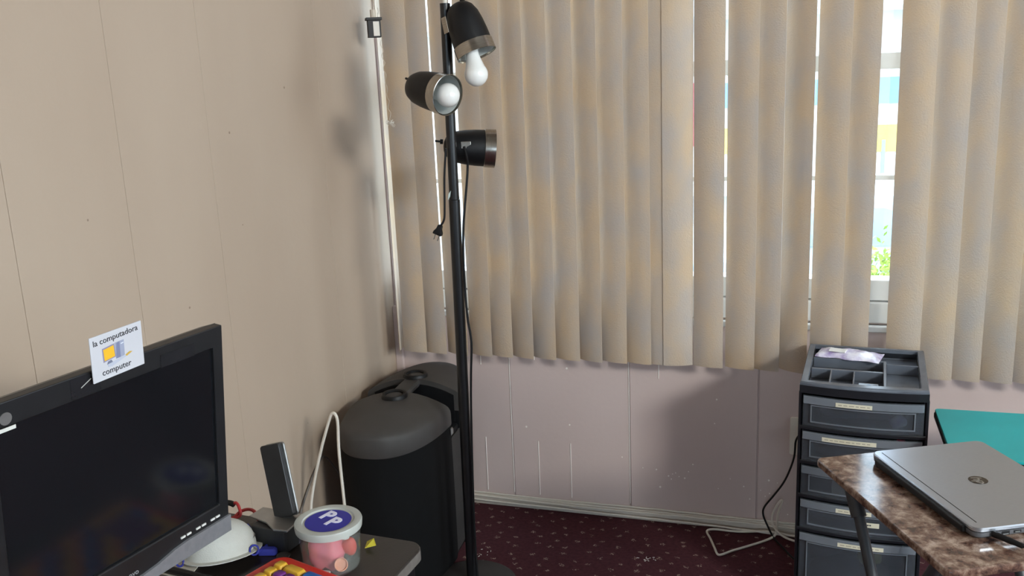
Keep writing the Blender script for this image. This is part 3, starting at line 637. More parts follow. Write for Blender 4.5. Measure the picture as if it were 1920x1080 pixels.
obj('cap_ridges', bm, M_ORANGE, cp)
rb = bmesh.new(); bmesh.ops.create_icosphere(rb, subdivisions=3, radius=1)
for v in rb.verts: v.co = Vector((v.co.x*0.012, v.co.y*0.010, v.co.z*0.014*(1 + 0.3*v.co.x)))
o = tag(obj('red_block', rb, mat('coral_plastic', '#d6493c', '#dc5547', 20, 0.5), smooth=True), 'coral red lump in the clear tub behind the orange cap', 'toy'); o.location = (TX + 0.028, TY + 0.006, DZ + 0.032)
o = tag(obj('white_bead', lathe([(0.0, -0.006), (0.006, -0.003), (0.007, 0.002), (0.003, 0.007), (0.0, 0.009)], 20), M_BULB, smooth=True), 'small white bead high in the clear tub', 'bead'); o.location = (TX + 0.030, TY - 0.006, DZ + 0.055)
o = tag(obj('white_chip', prism(rrect(0.022, 0.008, 0.0035), 0, 0.003), M_BULB, bevel=0.001), 'flat white chip on the tub floor under the pink toy', 'chip'); put(o, (TX + 0.002, TY - 0.031, DZ + 0.004), (0, 0, 0.1))
sc = bmesh.new(); loft([[(-0.004, 0.010, 0.001), (0.012, 0.004, 0.012), (0.020, -0.006, 0.006), (0.002, -0.010, 0.001)], [(-0.004, 0.010, 0.0018), (0.012, 0.004, 0.0128), (0.020, -0.006, 0.0068), (0.002, -0.010, 0.0018)]], True, True, sc)
o = tag(obj('yellow_scrap', sc, mat('yellow_paper', '#d9cf3e', '#e2d84c', 20, 0.7)), 'small folded yellow paper scrap beside the clear tub', 'paper'); o.location = (0.678, -1.585, DZ + 0.003)

# children's keyboard, long side along the screen
kb = thing('red_keyboard', 'red children\'s keyboard with yellow, blue and purple keys', 'keyboard', (0.5745, -1.664, DZ), math.radians(-17))
# local: +x towards the user, -y along its length
kbw, kbl = 0.150, 0.42
obj('case', prism(rrect(kbw, kbl, 0.022, 8, kbw/2, -kbl/2), 0.001, 0.020), M_RED, kb, bevel=0.005, seg=3)
K = {'y': mat('yellow_key', '#d7a52e', '#deaf38', 20, 0.4), 'b': mat('blue_key', '#1f62b0', '#276cba', 20, 0.4), 'p': mat('purple_key', '#6b2479', '#752c84', 20, 0.4), 'r': mat('orange_key', '#d8722a', '#e07c34', 20, 0.4)}
def key(cx, cy, sx, sy, c):
    rings = [rrect(sx, sy, 0.002, 3), rrect(sx, sy, 0.002, 3), rrect(sx*0.80, sy*0.80, 0.003, 3), rrect(sx*0.76, sy*0.76, 0.003, 3)]
    o = obj('key', loft([[(x, y, z) for x, y in r] for r, z in zip(rings, (0, 0.003, 0.0085, 0.0088))]), K[c], kb, smooth=True, angle=35)
    o.location = (cx, cy, 0.0185)
p_ = 0.0195; g_ = 0.0175
x0, y0 = 0.032, -0.030
key(x0 + 0*p_, y0, g_, g_, 'y'); key(x0 + 1.5*p_, y0, g_ + p_, g_, 'y'); key(x0 + 3.5*p_, y0, g_ + p_, g_, 'b'); key(x0 + 5*p_, y0, g_, g_, 'y')
for r in range(1, 19):
    for c in range(6):
        col = 'y' if c == 0 else ('p' if (c < 5 and r < 4) else ('y' if r < 4 else 'pbry'[(c + r) % 4]))
        key(x0 + c*p_, y0 - r*p_, g_, g_, col)

# cup mask
mk = thing('dust_mask', 'white cup dust mask with blue straps under the monitor edge', 'mask', (0.462, -1.666, DZ + 0.006), 0.6)
M_MASK = mat('white_mask_felt', '#b9b9b2', '#c2c2bb', 40, 0.85, bump=0.3, bscale=500)
rings = []
for k in range(11):
    a = PI/2 * k/10; rr = math.cos(a)**0.8 if k < 10 else 0.02
    rings.append([((0.054*rr)*math.cos(2*PI*i/36)*(1 + 0.08*math.cos(2*PI*i/36)), 0.046*rr*math.sin(2*PI*i/36), 0.004 + 0.050*math.sin(a)**0.85) for i in range(36)])
TMK = Matrix.Rotation(math.radians(-7), 4, 'X')
obj('cup', loft(rings, False, True, M=TMK), M_MASK, mk, smooth=True, angle=80)
obj('flange', loft([[((0.054 + d)*math.cos(2*PI*i/36)*(1 + 0.08*math.cos(2*PI*i/36)), (0.046 + d)*math.sin(2*PI*i/36), z) for i in range(36)] for d, z in ((-0.003, 0.0055), (0.008, 0.0045), (0.008, 0.003), (-0.003, 0.0035), (-0.003, 0.0055))], False, False, M=TMK), M_MASK, mk, smooth=True)
obj('nose_clip', tube([(0.046, -0.020, 0.020), (0.056, 0.0, 0.022), (0.047, 0.020, 0.022)], 0.0016, 6, 5), M_STEEL, mk, label='thin metal nose clip')
M_STRAP = mat('blue_elastic', '#232a86', '#2b3296', 60, 0.7)
for o_, rr in ((Vector((0.054, -0.028, 0.010)), 0.0065), (Vector((-0.056, -0.022, 0.008)), 0.005)):
    obj('strap', tube([o_ + Vector((rr*math.cos(a), rr*0.5*math.sin(a), rr*math.sin(a))) for a in [2*PI*k/10 for k in range(11)]], 0.0016, 8, 4), M_STRAP, mk, smooth=True)
obj('strap', tube([(0.058, -0.030, 0.006), (0.070, -0.010, 0.002), (0.074, 0.004, 0.001), (0.068, 0.016, 0.003), (0.060, 0.022, 0.006)], 0.0024, 8, 6), M_STRAP, mk, smooth=True)
obj('strap', tube([(0.044, 0.026, 0.012), (0.050, 0.032, 0.018), (0.046, 0.036, 0.024)], 0.0022, 8, 6), M_STRAP, mk, smooth=True)
bc = bmesh.new(); loft([[(x, y, 0) for x, y in rrect(0.030, 0.013, 0.004)], [(x, y, 0.007) for x, y in rrect(0.030, 0.013, 0.004)], [(x*0.8, y*0.7, 0.010) for x, y in rrect(0.030, 0.013, 0.004)]], True, True, bc)
o = tag(obj('blue_clip', bc, M_STRAP, smooth=True), 'blue plastic clip on the desk between mask and tub', 'clip'); put(o, (0.533, -1.640, DZ + 0.001), (0, 0, 0.25))
o = tag(obj('grey_coin', lathe([(0.0, 0.0), (0.010, 0.0), (0.011, 0.001), (0.0105, 0.003), (0.0, 0.003)], 28), M_MATTE, smooth=True), 'small flat grey disc near the red keyboard corner', 'disc'); put(o, (0.562, -1.642, DZ + 0.0005))
o = tag(obj('paper_sheet', prism(rrect(0.10, 0.13, 0.002), 0, 0.0012), mat('cream_paper', '#cfc9bc', '#d8d2c6', 20, 0.8)), 'cream paper lying under the dust mask', 'paper'); put(o, (0.400, -1.715, DZ + 0.001), (0, 0, 0.2))

# dock with upright slab
dk = thing('desk_dock', 'black dock with upright slim slab and silver edge on the desk', 'dock', (0.532, -1.597, DZ), math.radians(-8))
M_DOCK = mat('dock_grey_black', '#232426', '#2a2b2d', 20, 0.45)
obj('dock_body', loft([[(x*1.0, y*1.0, 0.001) for x, y in rrect(0.072, 0.062, 0.006)], [(x*0.98, y*0.98, 0.036) for x, y in rrect(0.072, 0.062, 0.006)]]), M_DOCK, dk, bevel=0.002)
bm = bmesh.new(); loft([[(-0.050, -0.014, 0.040), (-0.046, 0.016, 0.042), (0.038, 0.020, 0.042), (0.040, -0.030, 0.037), (0.016, -0.034, 0.037), (-0.010, -0.020, 0.038)], [(-0.050, -0.014, 0.0425), (-0.046, 0.016, 0.0445), (0.038, 0.020, 0.0445), (0.040, -0.030, 0.0405), (0.016, -0.034, 0.0405), (-0.010, -0.020, 0.0415)]], True, True, bm)
obj('silver_plate', bm, M_STEEL, dk, bevel=0.001)
SLB = Matrix.Translation((0.012, 0.002, 0.043)) @ Matrix.Rotation(math.radians(-17), 4, 'Y') @ Matrix.Rotation(math.radians(-10), 4, 'X')
obj('slab', prism(rrect(0.041, 0.118, 0.005), -0.004, 0.004, M=SLB @ Matrix.Translation((0, 0, 0.060)) @ Matrix.Rotation(PI/2, 4, 'X')), M_DOCK, dk, bevel=0.001)
obj('silver_edge', prism(rrect(0.0425, 0.1195, 0.006), -0.0085, -0.0045, M=SLB @ Matrix.Translation((0.0022, 0, 0.060)) @ Matrix.Rotation(PI/2, 4, 'X')), M_STEEL, dk, bevel=0.001)

M_REDC = mat('red_cable_skin', '#a02a2c', '#ac3233', 20, 0.45)
tag(obj('red_cable', tube([(0.385, -1.560, DZ + 0.003), (0.412, -1.556, DZ + 0.006), (0.425, -1.548, DZ + 0.016), (0.440, -1.545, DZ + 0.020), (0.456, -1.551, DZ + 0.018), (0.470, -1.562, DZ + 0.003)], 0.0028, 8, 6), M_REDC, smooth=True), 'red cable arching across the desk behind the monitor', 'cable')
tag(obj('red_cable', tube([(0.380, -1.568, DZ + 0.003), (0.410, -1.566, DZ + 0.008), (0.428, -1.556, DZ + 0.012), (0.424, -1.550, DZ + 0.024), (0.416, -1.546, DZ + 0.030), (0.408, -1.546, DZ + 0.026)], 0.0026, 8, 6), M_REDC, smooth=True), 'short red cable bent upright beside the monitor corner', 'cable')
tag(obj('black_cable', tube([(0.36, -1.535, DZ + 0.012), (0.385, -1.538, DZ + 0.022), (0.402, -1.545, DZ + 0.028), (0.412, -1.546, DZ + 0.026)], 0.0048, 8, 6), M_BLACKPL, smooth=True), 'thick black cable end poking out behind the monitor', 'cable')
tag(obj('black_cable', tube([(0.39, -1.575, DZ + 0.003), (0.440, -1.582, DZ + 0.003), (0.462, -1.600, DZ + 0.003), (0.482, -1.596, DZ + 0.005)], 0.0026, 8, 6), M_BLACKPL, smooth=True), 'thin black cable flat on the desk between monitor and dock', 'cable')
tag(obj('black_cable', tube([(0.350, -1.722, DZ + 0.009), (0.42, -1.730, DZ + 0.009), (0.47, -1.736, DZ + 0.008), (0.515, -1.742, DZ + 0.007), (0.54, -1.775, DZ + 0.007)], 0.006, 8, 6), M_BLACKPL, smooth=True), 'black cable curving below the dust mask in front of the monitor stand', 'cable')

# ------------------------------------------------------------------ drawer tower
tw = thing('drawer_tower', 'black plastic drawer tower with five clear drawers beside the window', 'drawers', (1.487, -0.300, 0), math.radians(-4))
HW, HD, BOW = 0.148, 0.165, 0.016
def bowed(hw, y_back, y_front, bow, n=12):
    pts = [(hw, y_back), (-hw, y_back)]
    for k in range(n + 1):
        x = -hw + 2*hw*k/n; pts.append((x, y_front - bow*(1 - (x/hw)**2)))
    return pts
M_TOWER = mat('black_drawer_frame', '#15171c', '#1c1e24', 25, 0.36)
M_TRAY = mat('grey_tray_plastic', '#565b64', '#60656e', 20, 0.27)
M_DRAW = see_through('smoky_clear_drawer', '#c3c9ce', 0.80, '#7c838d', '#878e98', rough=0.28)
M_DRAWRIM = see_through('smoky_drawer_rim', '#b4bac0', 0.40, '#8b929b', '#959ca5', rough=0.25)
TIERS = [(0.546, 0.628), (0.452, 0.532), (0.358, 0.438), (0.264, 0.344), (0.030, 0.250)]
shelves = [0.0, 0.250, 0.344, 0.438, 0.532]
for z in shelves: obj('shelf', prism(bowed(HW, HD, -HD, BOW), z + (0.008 if z == 0 else 0.002), z + (0.028 if z == 0 else 0.0125)), M_TOWER, tw, bevel=0.002)
for sx in (-1, 1): obj('side_post', bx(sx*HW - 0.004, sx*HW + 0.004, -HD + 0.004, HD - 0.004, 0.010, 0.634), M_TOWER, tw, bevel=0.002)
obj('back_panel', bx(-HW + 0.005, HW - 0.005, HD - 0.006, HD - 0.002, 0.010, 0.634), M_TOWER, tw)
for sx in (-0.11, 0.11):
    for sy in (-0.12, 0.12): obj('foot', lathe([(0, 0), (0.012, 0), (0.014, 0.009), (0, 0.009)], 14, M=Matrix.Translation((sx, sy, 0))), M_TOWER, tw)
TAPES = [(-0.010, 0.085), (-0.018, 0.128), None, (0.0, 0.085), (0.020, 0.110)]
for i, (z0, z1) in enumerate(TIERS):
    bm = bmesh.new(); pl_ = bowed(HW - 0.007, HD - 0.012, -HD - 0.003, BOW)
    inn = bowed(HW - 0.0095, HD - 0.0145, -HD - 0.0005, BOW)
    loft([[(x, y, z0) for x, y in pl_], [(x, y, z1) for x, y in pl_], [(x, y, z1) for x, y in inn], [(x, y, z0 + 0.0025) for x, y in inn]], True, True, bm)
    dr = obj('drawer', bm, M_DRAW, tw)
    def front(x0, x1, za, zb, t0, t1, n=10, b_=None):
        """a strip following the bowed front"""
        b_ = b_ or bmesh.new(); top = []; 
        f = lambda x: -HD - 0.003 - BOW*(1 - (x/(HW - 0.007))**2)
        X = [x0 + (x1 - x0)*k/n for k in range(n + 1)]
        rings = [[(x, f(x) - t0, za) for x in X] + [(x, f(x) - t1, za) for x in X[::-1]], [(x, f(x) - t0, zb) for x in X] + [(x, f(x) - t1, zb) for x in X[::-1]]]
        return loft(rings, True, True, b_)
    h = z1 - z0; fx = HW - 0.026
    b_ = front(-fx, fx, z0 + 0.012, z0 + 0.015, 0.0002, 0.003)
    front(-fx, fx, z1 - 0.026, z1 - 0.023, 0.0002, 0.003, b_=b_)
    front(-fx, -fx + 0.003, z0 + 0.0155, z1 - 0.0265, 0.0002, 0.003, 2, b_); front(fx - 0.003, fx, z0 + 0.0155, z1 - 0.0265, 0.0002, 0.003, 2, b_)
    obj('front_rib', b_, M_DRAWRIM, dr)
    obj('pull_lip', front(-HW + 0.008, HW - 0.008, z1 - 0.0205, z1 - 0.001, 0.0002, 0.006), M_DRAWRIM, dr, bevel=0.001)
    if TAPES[i]:
        tx, tl = TAPES[i]
        obj('label_tape', front(tx - tl/2 - 0.010, tx + tl/2 - 0.010, z1 - 0.0185, z1 - 0.0075, 0.0063, 0.0068), M_TAPE, dr, label='cream tape label')
        b_ = bmesh.new(); x = tx - tl/2 - 0.004
        while x < tx + tl/2 - 0.022:
            l_ = random.uniform(0.006, 0.014); front(x, x + l_, z1 - 0.0142, z1 - 0.0118, 0.0069, 0.0070, 2, b_); x += l_ + 0.0035
        obj('faded_print', b_, mat('faded_ink', '#a39d88', '#aca692', 30, 0.7), dr)
    if i == 3:
        obj('label_tape', front(0.0, 0.052, z0 + 0.030, z0 + 0.043, 0.0033, 0.0038), M_TAPE, dr, label='second cream tape label with dark writing')
        b_ = bmesh.new(); x = 0.006
        for l_ in (0.004, 0.006, 0.003, 0.005, 0.004): front(x, x + l_, z0 + 0.035, z0 + 0.0385, 0.0039, 0.0040, 2, b_); x += l_ + 0.0012
        obj('handwriting', b_, M_INK, dr)
# top tray with compartments
ro = bowed(HW + 0.002, HD + 0.002, -HD - 0.006, BOW, 12); ri = bowed(HW - 0.017, HD - 0.014, -HD + 0.010, 0.006, 12)
band = bmesh.new()
loft([[(x, y, 0.6345) for x, y in ro], [(x, y, 0.6545) for x, y in ro], [(x, y, 0.6545) for x, y in ri], [(x, y, 0.6345) for x, y in ri], [(x, y, 0.6345) for x, y in ro]], False, False, band)
obj('tray_band', band, M_TOWER, tw)
rim = bmesh.new()
loft([[(x*0.995, y*0.997, 0.6548) for x, y in ro], [(x*0.995, y*0.997, 0.660) for x, y in ro], [(x*0.98, y*0.985, 0.664) for x, y in ro], [(x*1.01, y*1.01, 0.664) for x, y in ri], [(x*0.998, y*0.998, 0.6365) for x, y in ri]], False, False, rim)
obj('tray_rim', rim, M_TRAY, tw, smooth=True, angle=30)
obj('tray_floor', prism(bowed(HW - 0.0172, HD - 0.0142, -HD + 0.0102, 0.006), 0.6345, 0.6362), M_TRAY, tw)
tz0, tz1 = 0.6364, 0.6632
for a in ((0.046, 0.053, -HD + 0.006, 0.047), (-HW + 0.018, 0.0455, -0.056, -0.047), (-HW + 0.018, 0.0455, 0.040, 0.047), (-0.082, -0.078, -HD + 0.006, -0.0565), (-0.026, -0.022, -HD + 0.005, -0.0565), (0.0535, HW - 0.018, 0.020, 0.025)):
    obj('divider', bx(*a, tz0, tz1), M_TRAY, tw, bevel=0.0012)

def in_tower(x, y, z): 
    a = math.radians(-4); return (1.487 + x*math.cos(a) - y*math.sin(a), -0.300 + x*math.sin(a) + y*math.cos(a), z)
# things in and on the tower
M_PACK = mat('purple_white_wrapper', '#9a86b8', '#f4f2f6', 30, 0.22, bump=0.5, bscale=60)
pkb = bmesh.new(); nx, ny = 22, 10; grid = []
for j in range(ny + 1):
    row = []
    for i in range(nx + 1):
        u, v = i/nx, j/ny; x = (u - 0.5)*0.165; y = (v - 0.5)*0.082
        puff = 0.014*(math.sin(PI*u)**0.5)*(math.sin(PI*v)**0.6) + 0.0018*math.sin(23*u + 5*v) * math.sin(9*v + 3*u)
        y += 0.004*math.sin(14*u) * (v - 0.5)*2
        row.append((x, y, puff))
    grid.append(row)
top = [[pkb.verts.new((x, y, 0.001 + p)) for x, y, p in r] for r in grid]; bot = [[pkb.verts.new((x, y, 0.0)) for x, y, p in r] for r in grid]
for j in range(ny):
    for i in range(nx):
        pkb.faces.new((top[j][i], top[j][i+1], top[j+1][i+1], top[j+1][i])); pkb.faces.new((bot[j][i], bot[j+1][i], bot[j+1][i+1], bot[j][i+1]))
for i in range(nx):
    pkb.faces.new((top[0][i], bot[0][i], bot[0][i+1], top[0][i+1])); pkb.faces.new((top[ny][i], top[ny][i+1], bot[ny][i+1], bot[ny][i]))
for j in range(ny):
    pkb.faces.new((top[j][0], top[j+1][0], bot[j+1][0], bot[j][0])); pkb.faces.new((top[j][nx], bot[j][nx], bot[j+1][nx], top[j+1][nx]))
pack = thing('plastic_packet', 'crinkled white and purple plastic packet on the drawer tower', 'packet', in_tower(-0.040, 0.075, 0.6645), -0.24)
obj('wrapper', pkb, M_PACK, pack, smooth=True)
obj('white_patch', bx(-0.050, -0.006, -0.024, 0.002, 0.0125, 0.0165), M_BULB, pack, bevel=0.001)
cd = thing('small_card', 'small blue and white card in the tower\'s front compartment', 'card', in_tower(0.012, -0.122, 0.6430), 0.05)
cd.rotation_euler = (0.42, 0, -0.02)
obj('card_sheet', prism(rrect(0.046, 0.030, 0.002), 0, 0.001), mat('pale_blue_card', '#b9c9da', '#c8d5e2', 30, 0.4), cd)
obj('print', lathe([(0.0, 0.0011), (0.011, 0.0011), (0.011, 0.0014), (0.0, 0.0014)], 24), mat('card_blue', '#5f86ac', '#6b90b4', 20, 0.4), cd)

def lump(name, sx, sy, sz, m, label, cat, loc, rot=0, sub=3, amp=0.12):
    b = bmesh.new(); bmesh.ops.create_icosphere(b, subdivisions=sub, radius=1)
    for v in b.verts:
        c = v.co.copy(); n = amp*math.sin(5*c.x + 2*c.z) + amp*math.cos(4*c.y - 3*c.x)
        v.co = Vector((math.copysign(abs(c.x)**0.7, c.x)*sx, math.copysign(abs(c.y)**0.7, c.y)*sy, math.copysign(abs(c.z)**0.7, c.z)*sz)) * (1 + 0.5*n)
    z = min(v.co.z for v in b.verts)
    for v in b.verts: v.co.z -= z
    o = tag(obj(name, b, m, smooth=True), label, cat); put(o, loc, (0, 0, rot)); return o
M_BEIGE = mat('beige_card', '#b9a892', '#c4b49f', 14, 0.7); M_GREYF = mat('grey_cloth', '#6d6a72', '#7d7a84', 14, 0.8)
lump('cloth_roll', 0.10, 0.035, 0.020, M_GREYF, 'rolled grey cloth in the top clear drawer', 'cloth', in_tower(-0.005, -0.09, 0.5495))
lump('white_wrapper', 0.022, 0.012, 0.016, M_PACK, 'crumpled pale wrapper at the right of the top drawer', 'wrapper', in_tower(0.085, -0.135, 0.5495), 0.5)
lump('brown_pouch', 0.085, 0.035, 0.020, mat('brown_cloth', '#776660', '#83716a', 14, 0.8), 'brown pouch in the second clear drawer', 'pouch', in_tower(-0.03, -0.10, 0.4555))
lump('pink_pouch', 0.017, 0.014, 0.034, mat('hot_pink_cloth', '#d8365c', '#e04468', 14, 0.6), 'hot pink pouch at the right of the second drawer', 'pouch', in_tower(0.092, -0.146, 0.4555))
o = tag(obj('beige_booklet', bx(-0.045, 0.045, -0.004, 0.004, 0, 0.06), M_BEIGE, bevel=0.001), 'beige booklet upright in the third drawer', 'booklet'); put(o, in_tower(-0.02, -0.158, 0.3615), (0.03, 0, -0.07))
lump('grey_bundle', 0.10, 0.035, 0.022, M_GREYF, 'grey cloth bundle in the fourth clear drawer', 'cloth', in_tower(-0.02, -0.09, 0.2675))
lump('yellow_sponge', 0.030, 0.020, 0.022, mat('yellow_foam', '#b9a53a', '#c6b247', 30, 0.9), 'yellow sponge high in the deep bottom drawer', 'sponge', in_tower(0.035, -0.13, 0.165), 0.2)
lump('dark_bundle', 0.11, 0.05, 0.055, mat('dark_cloth', '#3a3034', '#473b40', 12, 0.85), 'dark maroon cloth heap in the deep bottom drawer', 'cloth', in_tower(-0.01, -0.085, 0.034))

# ------------------------------------------------------------------ folding tray table
M_MARBLE = mat('brown_marble_laminate', '#3a2a27', '#b39d8e', 38, 0.13, spec=0.7)
def _marble():
    nt = M_MARBLE.node_tree; r = nt.nodes[M_MARBLE['_r']].color_ramp
    n = [x for x in nt.nodes if x.type == 'TEX_NOISE'][0]; n.inputs['Detail'].default_value = 9; n.inputs['Roughness'].default_value = 0.68; n.inputs['Distortion'].default_value = 0.25
    r.elements[0].position = 0.36; r.elements[1].position = 0.66
    e = r.elements.new(0.47); e.color = lin('#6b5044'); e = r.elements.new(0.55); e.color = lin('#8c7566')
_marble()
AT = math.radians(25.6); TZ = 0.66
tb = thing('folding_table', 'brown marbled folding tray table in the right foreground', 'table', (1.622, -1.051, 0), AT)
obj('tabletop', prism(rrect(0.366, 0.453, 0.014, 4), TZ - 0.016, TZ), M_MARBLE, tb, bevel=0.004, seg=3)
M_LEG = mat('grey_black_tube', '#2e2f32', '#37383b', 30, 0.45)
for sx in (-0.150, 0.150):
    s2 = 0.012 if sx < 0 else -0.012
    l1 = obj('leg', tube([(sx, 0.13, TZ - 0.030), (sx, -0.235, 0.012)], 0.0105, 14, 0), M_LEG, tb, smooth=True)
    obj('leg_socket', tube([(sx, 0.14, TZ - 0.022), (sx, 0.105, TZ - 0.075)], 0.0145, 14, 0), M_LEG, l1, smooth=True)
    l2 = obj('leg', tube([(sx + 2*s2, -0.13, TZ - 0.030), (sx + 2*s2, 0.235, 0.012)], 0.0105, 14, 0), M_LEG, tb, smooth=True)
    obj('pivot', tube([(sx - 0.012, -0.045 + 0.047, 0.335), (sx + 2*s2 + 0.012*(1 if s2 > 0 else -1), -0.045 + 0.047, 0.335)], 0.004, 10, 0), M_STEEL, l1)
obj('cross_tube', tube([(-0.150, -0.235, 0.0115), (0.150, -0.235, 0.0115)], 0.0105, 12, 0), M_LEG, tb, smooth=True)
obj('cross_tube', tube([(-0.126, 0.235, 0.0115), (0.126, 0.235, 0.0115)], 0.0105, 12, 0), M_LEG, tb, smooth=True)
for sy in (-0.13, 0.13): obj('support_rail', bx(-0.165, 0.165, sy - 0.014, sy + 0.014, TZ - 0.032, TZ - 0.0165), M_LEG, tb, bevel=0.002)

# laptop: local x = depth from hinge edge, y = along the hinge
lp = thing('laptop', 'closed silver laptop with round logo on the folding table', 'laptop', (1.644, -1.021, TZ), AT)
LD, LW = 0.238, 0.333
M_LID = mat('brushed_silver_lid', '#b2b8c2', '#bac0c9', 90, 0.30, metal=0.9, stretch=(1, 12, 1))
M_LBASE = mat('laptop_grey_base', '#6d6f74', '#77797e', 30, 0.4, metal=0.5)
obj('base', loft([[(x*0.93 - 0.004, y*0.97, 0.002) for x, y in rrect(LD, LW, 0.014)], [(x*0.99, y*0.995, 0.006) for x, y in rrect(LD, LW, 0.014)], [(x, y, 0.0135) for x, y in rrect(LD, LW, 0.014)]]), M_LBASE, lp, smooth=True, angle=30)
obj('hinge_bar', bx(-LD/2 + 0.0005, -LD/2 + 0.016, -LW/2 + 0.022, LW/2 - 0.022, 0.0138, 0.0175), M_BLACKPL, lp)
obj('hinge_back', prism(rrect(0.010, LW - 0.05, 0.004, cx=-LD/2 - 0.0015), 0.004, 0.0165), M_BLACKPL, lp, bevel=0.002)
ld = obj('lid', loft([[(x, y, 0.0155) for x, y in rrect(LD, LW, 0.014)], [(x, y, 0.0195) for x, y in rrect(LD, LW, 0.014)], [(x*0.985, y*0.99, 0.0215) for x, y in rrect(LD, LW, 0.014)]]), M_LID, lp, smooth=True, angle=25)
obj('lid_gasket', prism(rrect(LD - 0.004, LW - 0.004, 0.012), 0.0137, 0.0154), M_BLACKPL, lp)
obj('lid_seam', bx(-LD/2 + 0.0165, -LD/2 + 0.0178, -LW/2 + 0.022, LW/2 - 0.012, 0.0214, 0.0219), M_BLACKPL, ld)
lg = obj('logo_disc', lathe([(0.0, 0.0216), (0.0168, 0.0216), (0.0168, 0.0220), (0.0, 0.0220)], 40), mat('smoky_mirror', '#4b4744', '#55514d', 20, 0.22, metal=0.9), ld, label='round dark mirror logo')
lettering('lettering', 'hp', 0.027, mat('logo_light', '#9a948d', '#a49e97', 20, 0.3, metal=0.6), ld, Matrix.Translation((0.0, -0.0005, 0.0222)) @ Matrix.Rotation(math.radians(-90), 4, 'Z') , shear=0.25)
for k in range(2):
    y = (-0.118, 0.118)[k]; obj('rubber_foot', bx(-LD/2 + 0.012, -LD/2 + 0.026, y - 0.03, y + 0.03, 0.0002, 0.0035), M_BLACKPL, lp)
    obj('rubber_foot', bx(LD/2 - 0.035, LD/2 - 0.021, y - 0.03, y + 0.03, 0.0002, 0.0035), M_BLACKPL, lp)
yf = -LW/2
for x0_, x1_, za, zb in ((-0.070, -0.056, 0.0055, 0.0125), (-0.048, -0.035, 0.0075, 0.0120), (-0.028, -0.015, 0.0075, 0.0120)):
    p = obj('port', bx(x0_, x1_, yf - 0.0004, yf + 0.006, za, zb), M_BLACKPL, lp)
    obj('port_tongue', bx(x0_ + 0.002, x1_ - 0.002, yf - 0.0007, yf + 0.004, za + 0.0012, za + 0.0026), M_STEEL, p)
obj('audio_slot', bx(0.0, 0.03, yf - 0.0003, yf + 0.004, 0.0085, 0.0095), M_BLACKPL, lp)
# charger lead of the laptop
def on_table(x, y, z): 
    return (1.644 + x*math.cos(AT) - y*math.sin(AT), -1.021 + x*math.sin(AT) + y*math.cos(AT), z)
cl = thing('charger_lead', 'black charger lead plugged into the laptop side', 'cable')
obj('barrel_plug', tube([on_table(-0.086, yf - 0.0008, TZ + 0.0105), on_table(-0.078, yf - 0.022, TZ + 0.011), on_table(-0.066, yf - 0.046, TZ + 0.010)], [0.0055, 0.0052, 0.0045], 12, 4), M_BLACKPL, cl, smooth=True)
obj('lead', tube([on_table(-0.066, yf - 0.046, TZ + 0.0095), on_table(-0.056, yf - 0.066, TZ + 0.006), on_table(-0.050, yf - 0.085, TZ + 0.003), on_table(-0.046, -0.272, TZ - 0.01), on_table(-0.045, -0.278, TZ - 0.06), on_table(-0.05, -0.280, 0.35), on_table(-0.06, -0.29, 0.08), on_table(-0.10, -0.33, 0.004)], 0.0024, 8, 6), M_BLACKPL, cl, smooth=True)

# ------------------------------------------------------------------ teal table
M_TEAL = mat('teal_laminate', '#1aa3a5', '#22abad', 8, 0.42)
te = thing('teal_table', 'low teal topped table with black edge behind the laptop', 'table', (1.9325, -0.495, 0))
obj('tabletop', prism(rrect(0.553, 0.312, 0.012), 0.5635, 0.570), M_TEAL, te, bevel=0.001)
obj('black_edge', prism(rrect(0.557, 0.316, 0.014), 0.548, 0.563), M_BLACKPL, te, bevel=0.003)
for sx in (-0.24, 0.24):
    for sy in (-0.12, 0.12): obj('leg', tube([(sx, sy, 0.0), (sx, sy, 0.548)], 0.012, 14, 0), M_LEG, te, smooth=True)

# ------------------------------------------------------------------ outlet, cords along the wall
ol = thing('wall_outlet', 'white wall outlet plate beside the drawer tower', 'outlet', (1.340, -0.0005, 0.331))
obj('plate', prism(rrect(0.078, 0.122, 0.006), 0, 0.006, M=Matrix.Rotation(PI/2, 4, 'X')), M_WHITEPL, ol, bevel=0.0015)
for z in (-0.026, 0.026): obj('socket', prism(rrect(0.034, 0.028, 0.010), 0.0062, 0.0075, M=Matrix.Translation((0, 0, z)) @ Matrix.Rotation(PI/2, 4, 'X')), M_BASE, ol)
bk = thing('power_cable', 'black power cord dropping from the outlet to the carpet', 'cable')
obj('plug', bx(1.326, 1.348, -0.036, -0.0085, 0.342, 0.370), M_BLACKPL, bk, bevel=0.003)
obj('cord', tube([(1.334, -0.036, 0.354), (1.328, -0.044, 0.350), (1.319, -0.046, 0.330), (1.316, -0.042, 0.28), (1.303, -0.040, 0.23), (1.285, -0.036, 0.185), (1.258, -0.033, 0.140), (1.232, -0.032, 0.100), (1.228, -0.034, 0.075), (1.240, -0.040, 0.045), (1.262, -0.060, 0.012), (1.290, -0.100, 0.004), (1.322, -0.160, 0.004), (1.36, -0.20, 0.004)], 0.0030, 8, 6), M_BLACKPL, bk, smooth=True)
def wall_run(pts, r, label):
    return tag(obj('extension_cable', tube(pts, r, 8, 5), M_WHITEPL, smooth=True), label, 'cable', 'white cords along the baseboard')
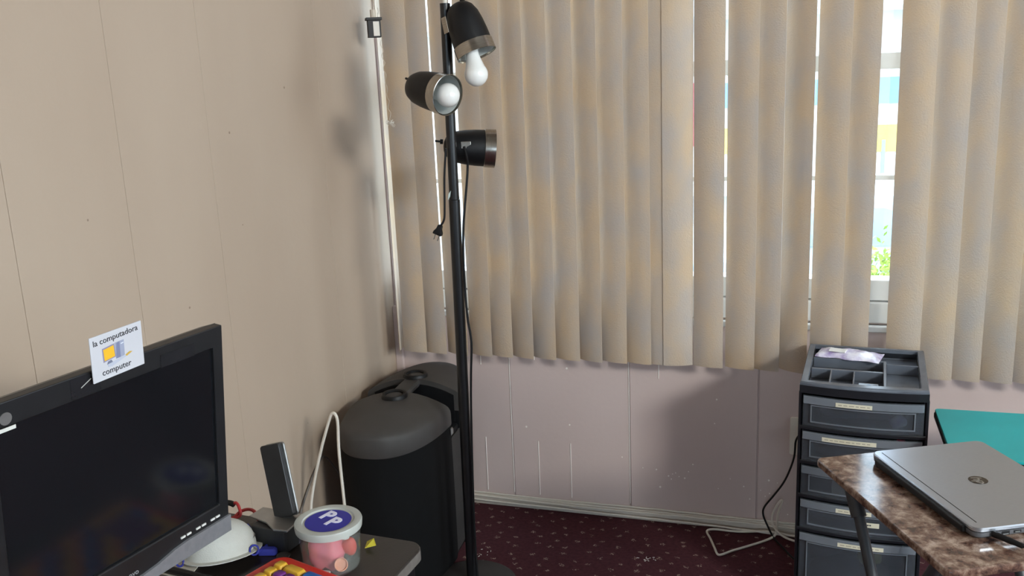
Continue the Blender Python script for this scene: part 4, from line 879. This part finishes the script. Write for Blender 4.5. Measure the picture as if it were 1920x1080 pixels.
def run(y, zf, x0, x1, n=24): return [(x0 + (x1 - x0)*k/n, y + 0.0015*math.sin(3.1*k), zf(x0 + (x1 - x0)*k/n)) for k in range(n + 1)]
wall_run(run(-0.0075, lambda x: 0.0405 + 0.0012*math.sin(9*x), 0.03, 1.42), 0.0030, 'topmost white cord resting on the baseboard')
wall_run(run(-0.0205, lambda x: 0.0335 + 0.004*math.sin(6*x + 1) - 0.012*max(0, x - 0.7), 0.20, 1.45), 0.0030, 'middle white cord running along the baseboard face')
wall_run(run(-0.0290, lambda x: max(0.006, 0.026 + 0.005*math.sin(5*x + 2.2) - 0.030*max(0, x - 0.55)), 0.22, 1.45), 0.0030, 'lowest white cord slipping down the baseboard to the carpet')
wall_run([(1.42, -0.045, 0.012), (1.32, -0.040, 0.014), (1.24, -0.036, 0.018), (1.17, -0.034, 0.008), (1.13, -0.032, 0.005), (1.078, -0.034, 0.006), (1.057, -0.050, 0.005), (1.072, -0.095, 0.005), (1.090, -0.150, 0.005), (1.102, -0.186, 0.005), (1.115, -0.186, 0.005), (1.145, -0.155, 0.005), (1.19, -0.115, 0.005), (1.235, -0.075, 0.006), (1.264, -0.055, 0.016), (1.270, -0.048, 0.04), (1.272, -0.046, 0.080), (1.281, -0.044, 0.118), (1.284, -0.044, 0.132), (1.277, -0.044, 0.128), (1.262, -0.046, 0.100), (1.255, -0.048, 0.072), (1.261, -0.052, 0.046), (1.285, -0.058, 0.022), (1.33, -0.066, 0.010), (1.42, -0.075, 0.006)], 0.0036, 'loose white cord looping out onto the carpet and up')

# paper crumbs by the lamp base
bm = bmesh.new()
for k in range(26):
    c = Vector((0.40 + random.gauss(0, 0.018), -0.375 + random.gauss(0, 0.03), 0.001)) if k < 14 else Vector((0.905 + random.gauss(0, 0.015), -0.255 + random.gauss(0, 0.008), 0.001))
    a = random.uniform(0, PI); s_ = random.uniform(0.0015, 0.004)
    box(bm, -s_, s_, -0.0008, 0.0008, 0, 0.0012, M=Matrix.Translation(c) @ Matrix.Rotation(a, 4, 'Z'))
tag(obj('lint_crumbs', bm, M_BEAD), 'scattered pale lint crumbs on the maroon carpet', 'crumbs', kind='stuff')
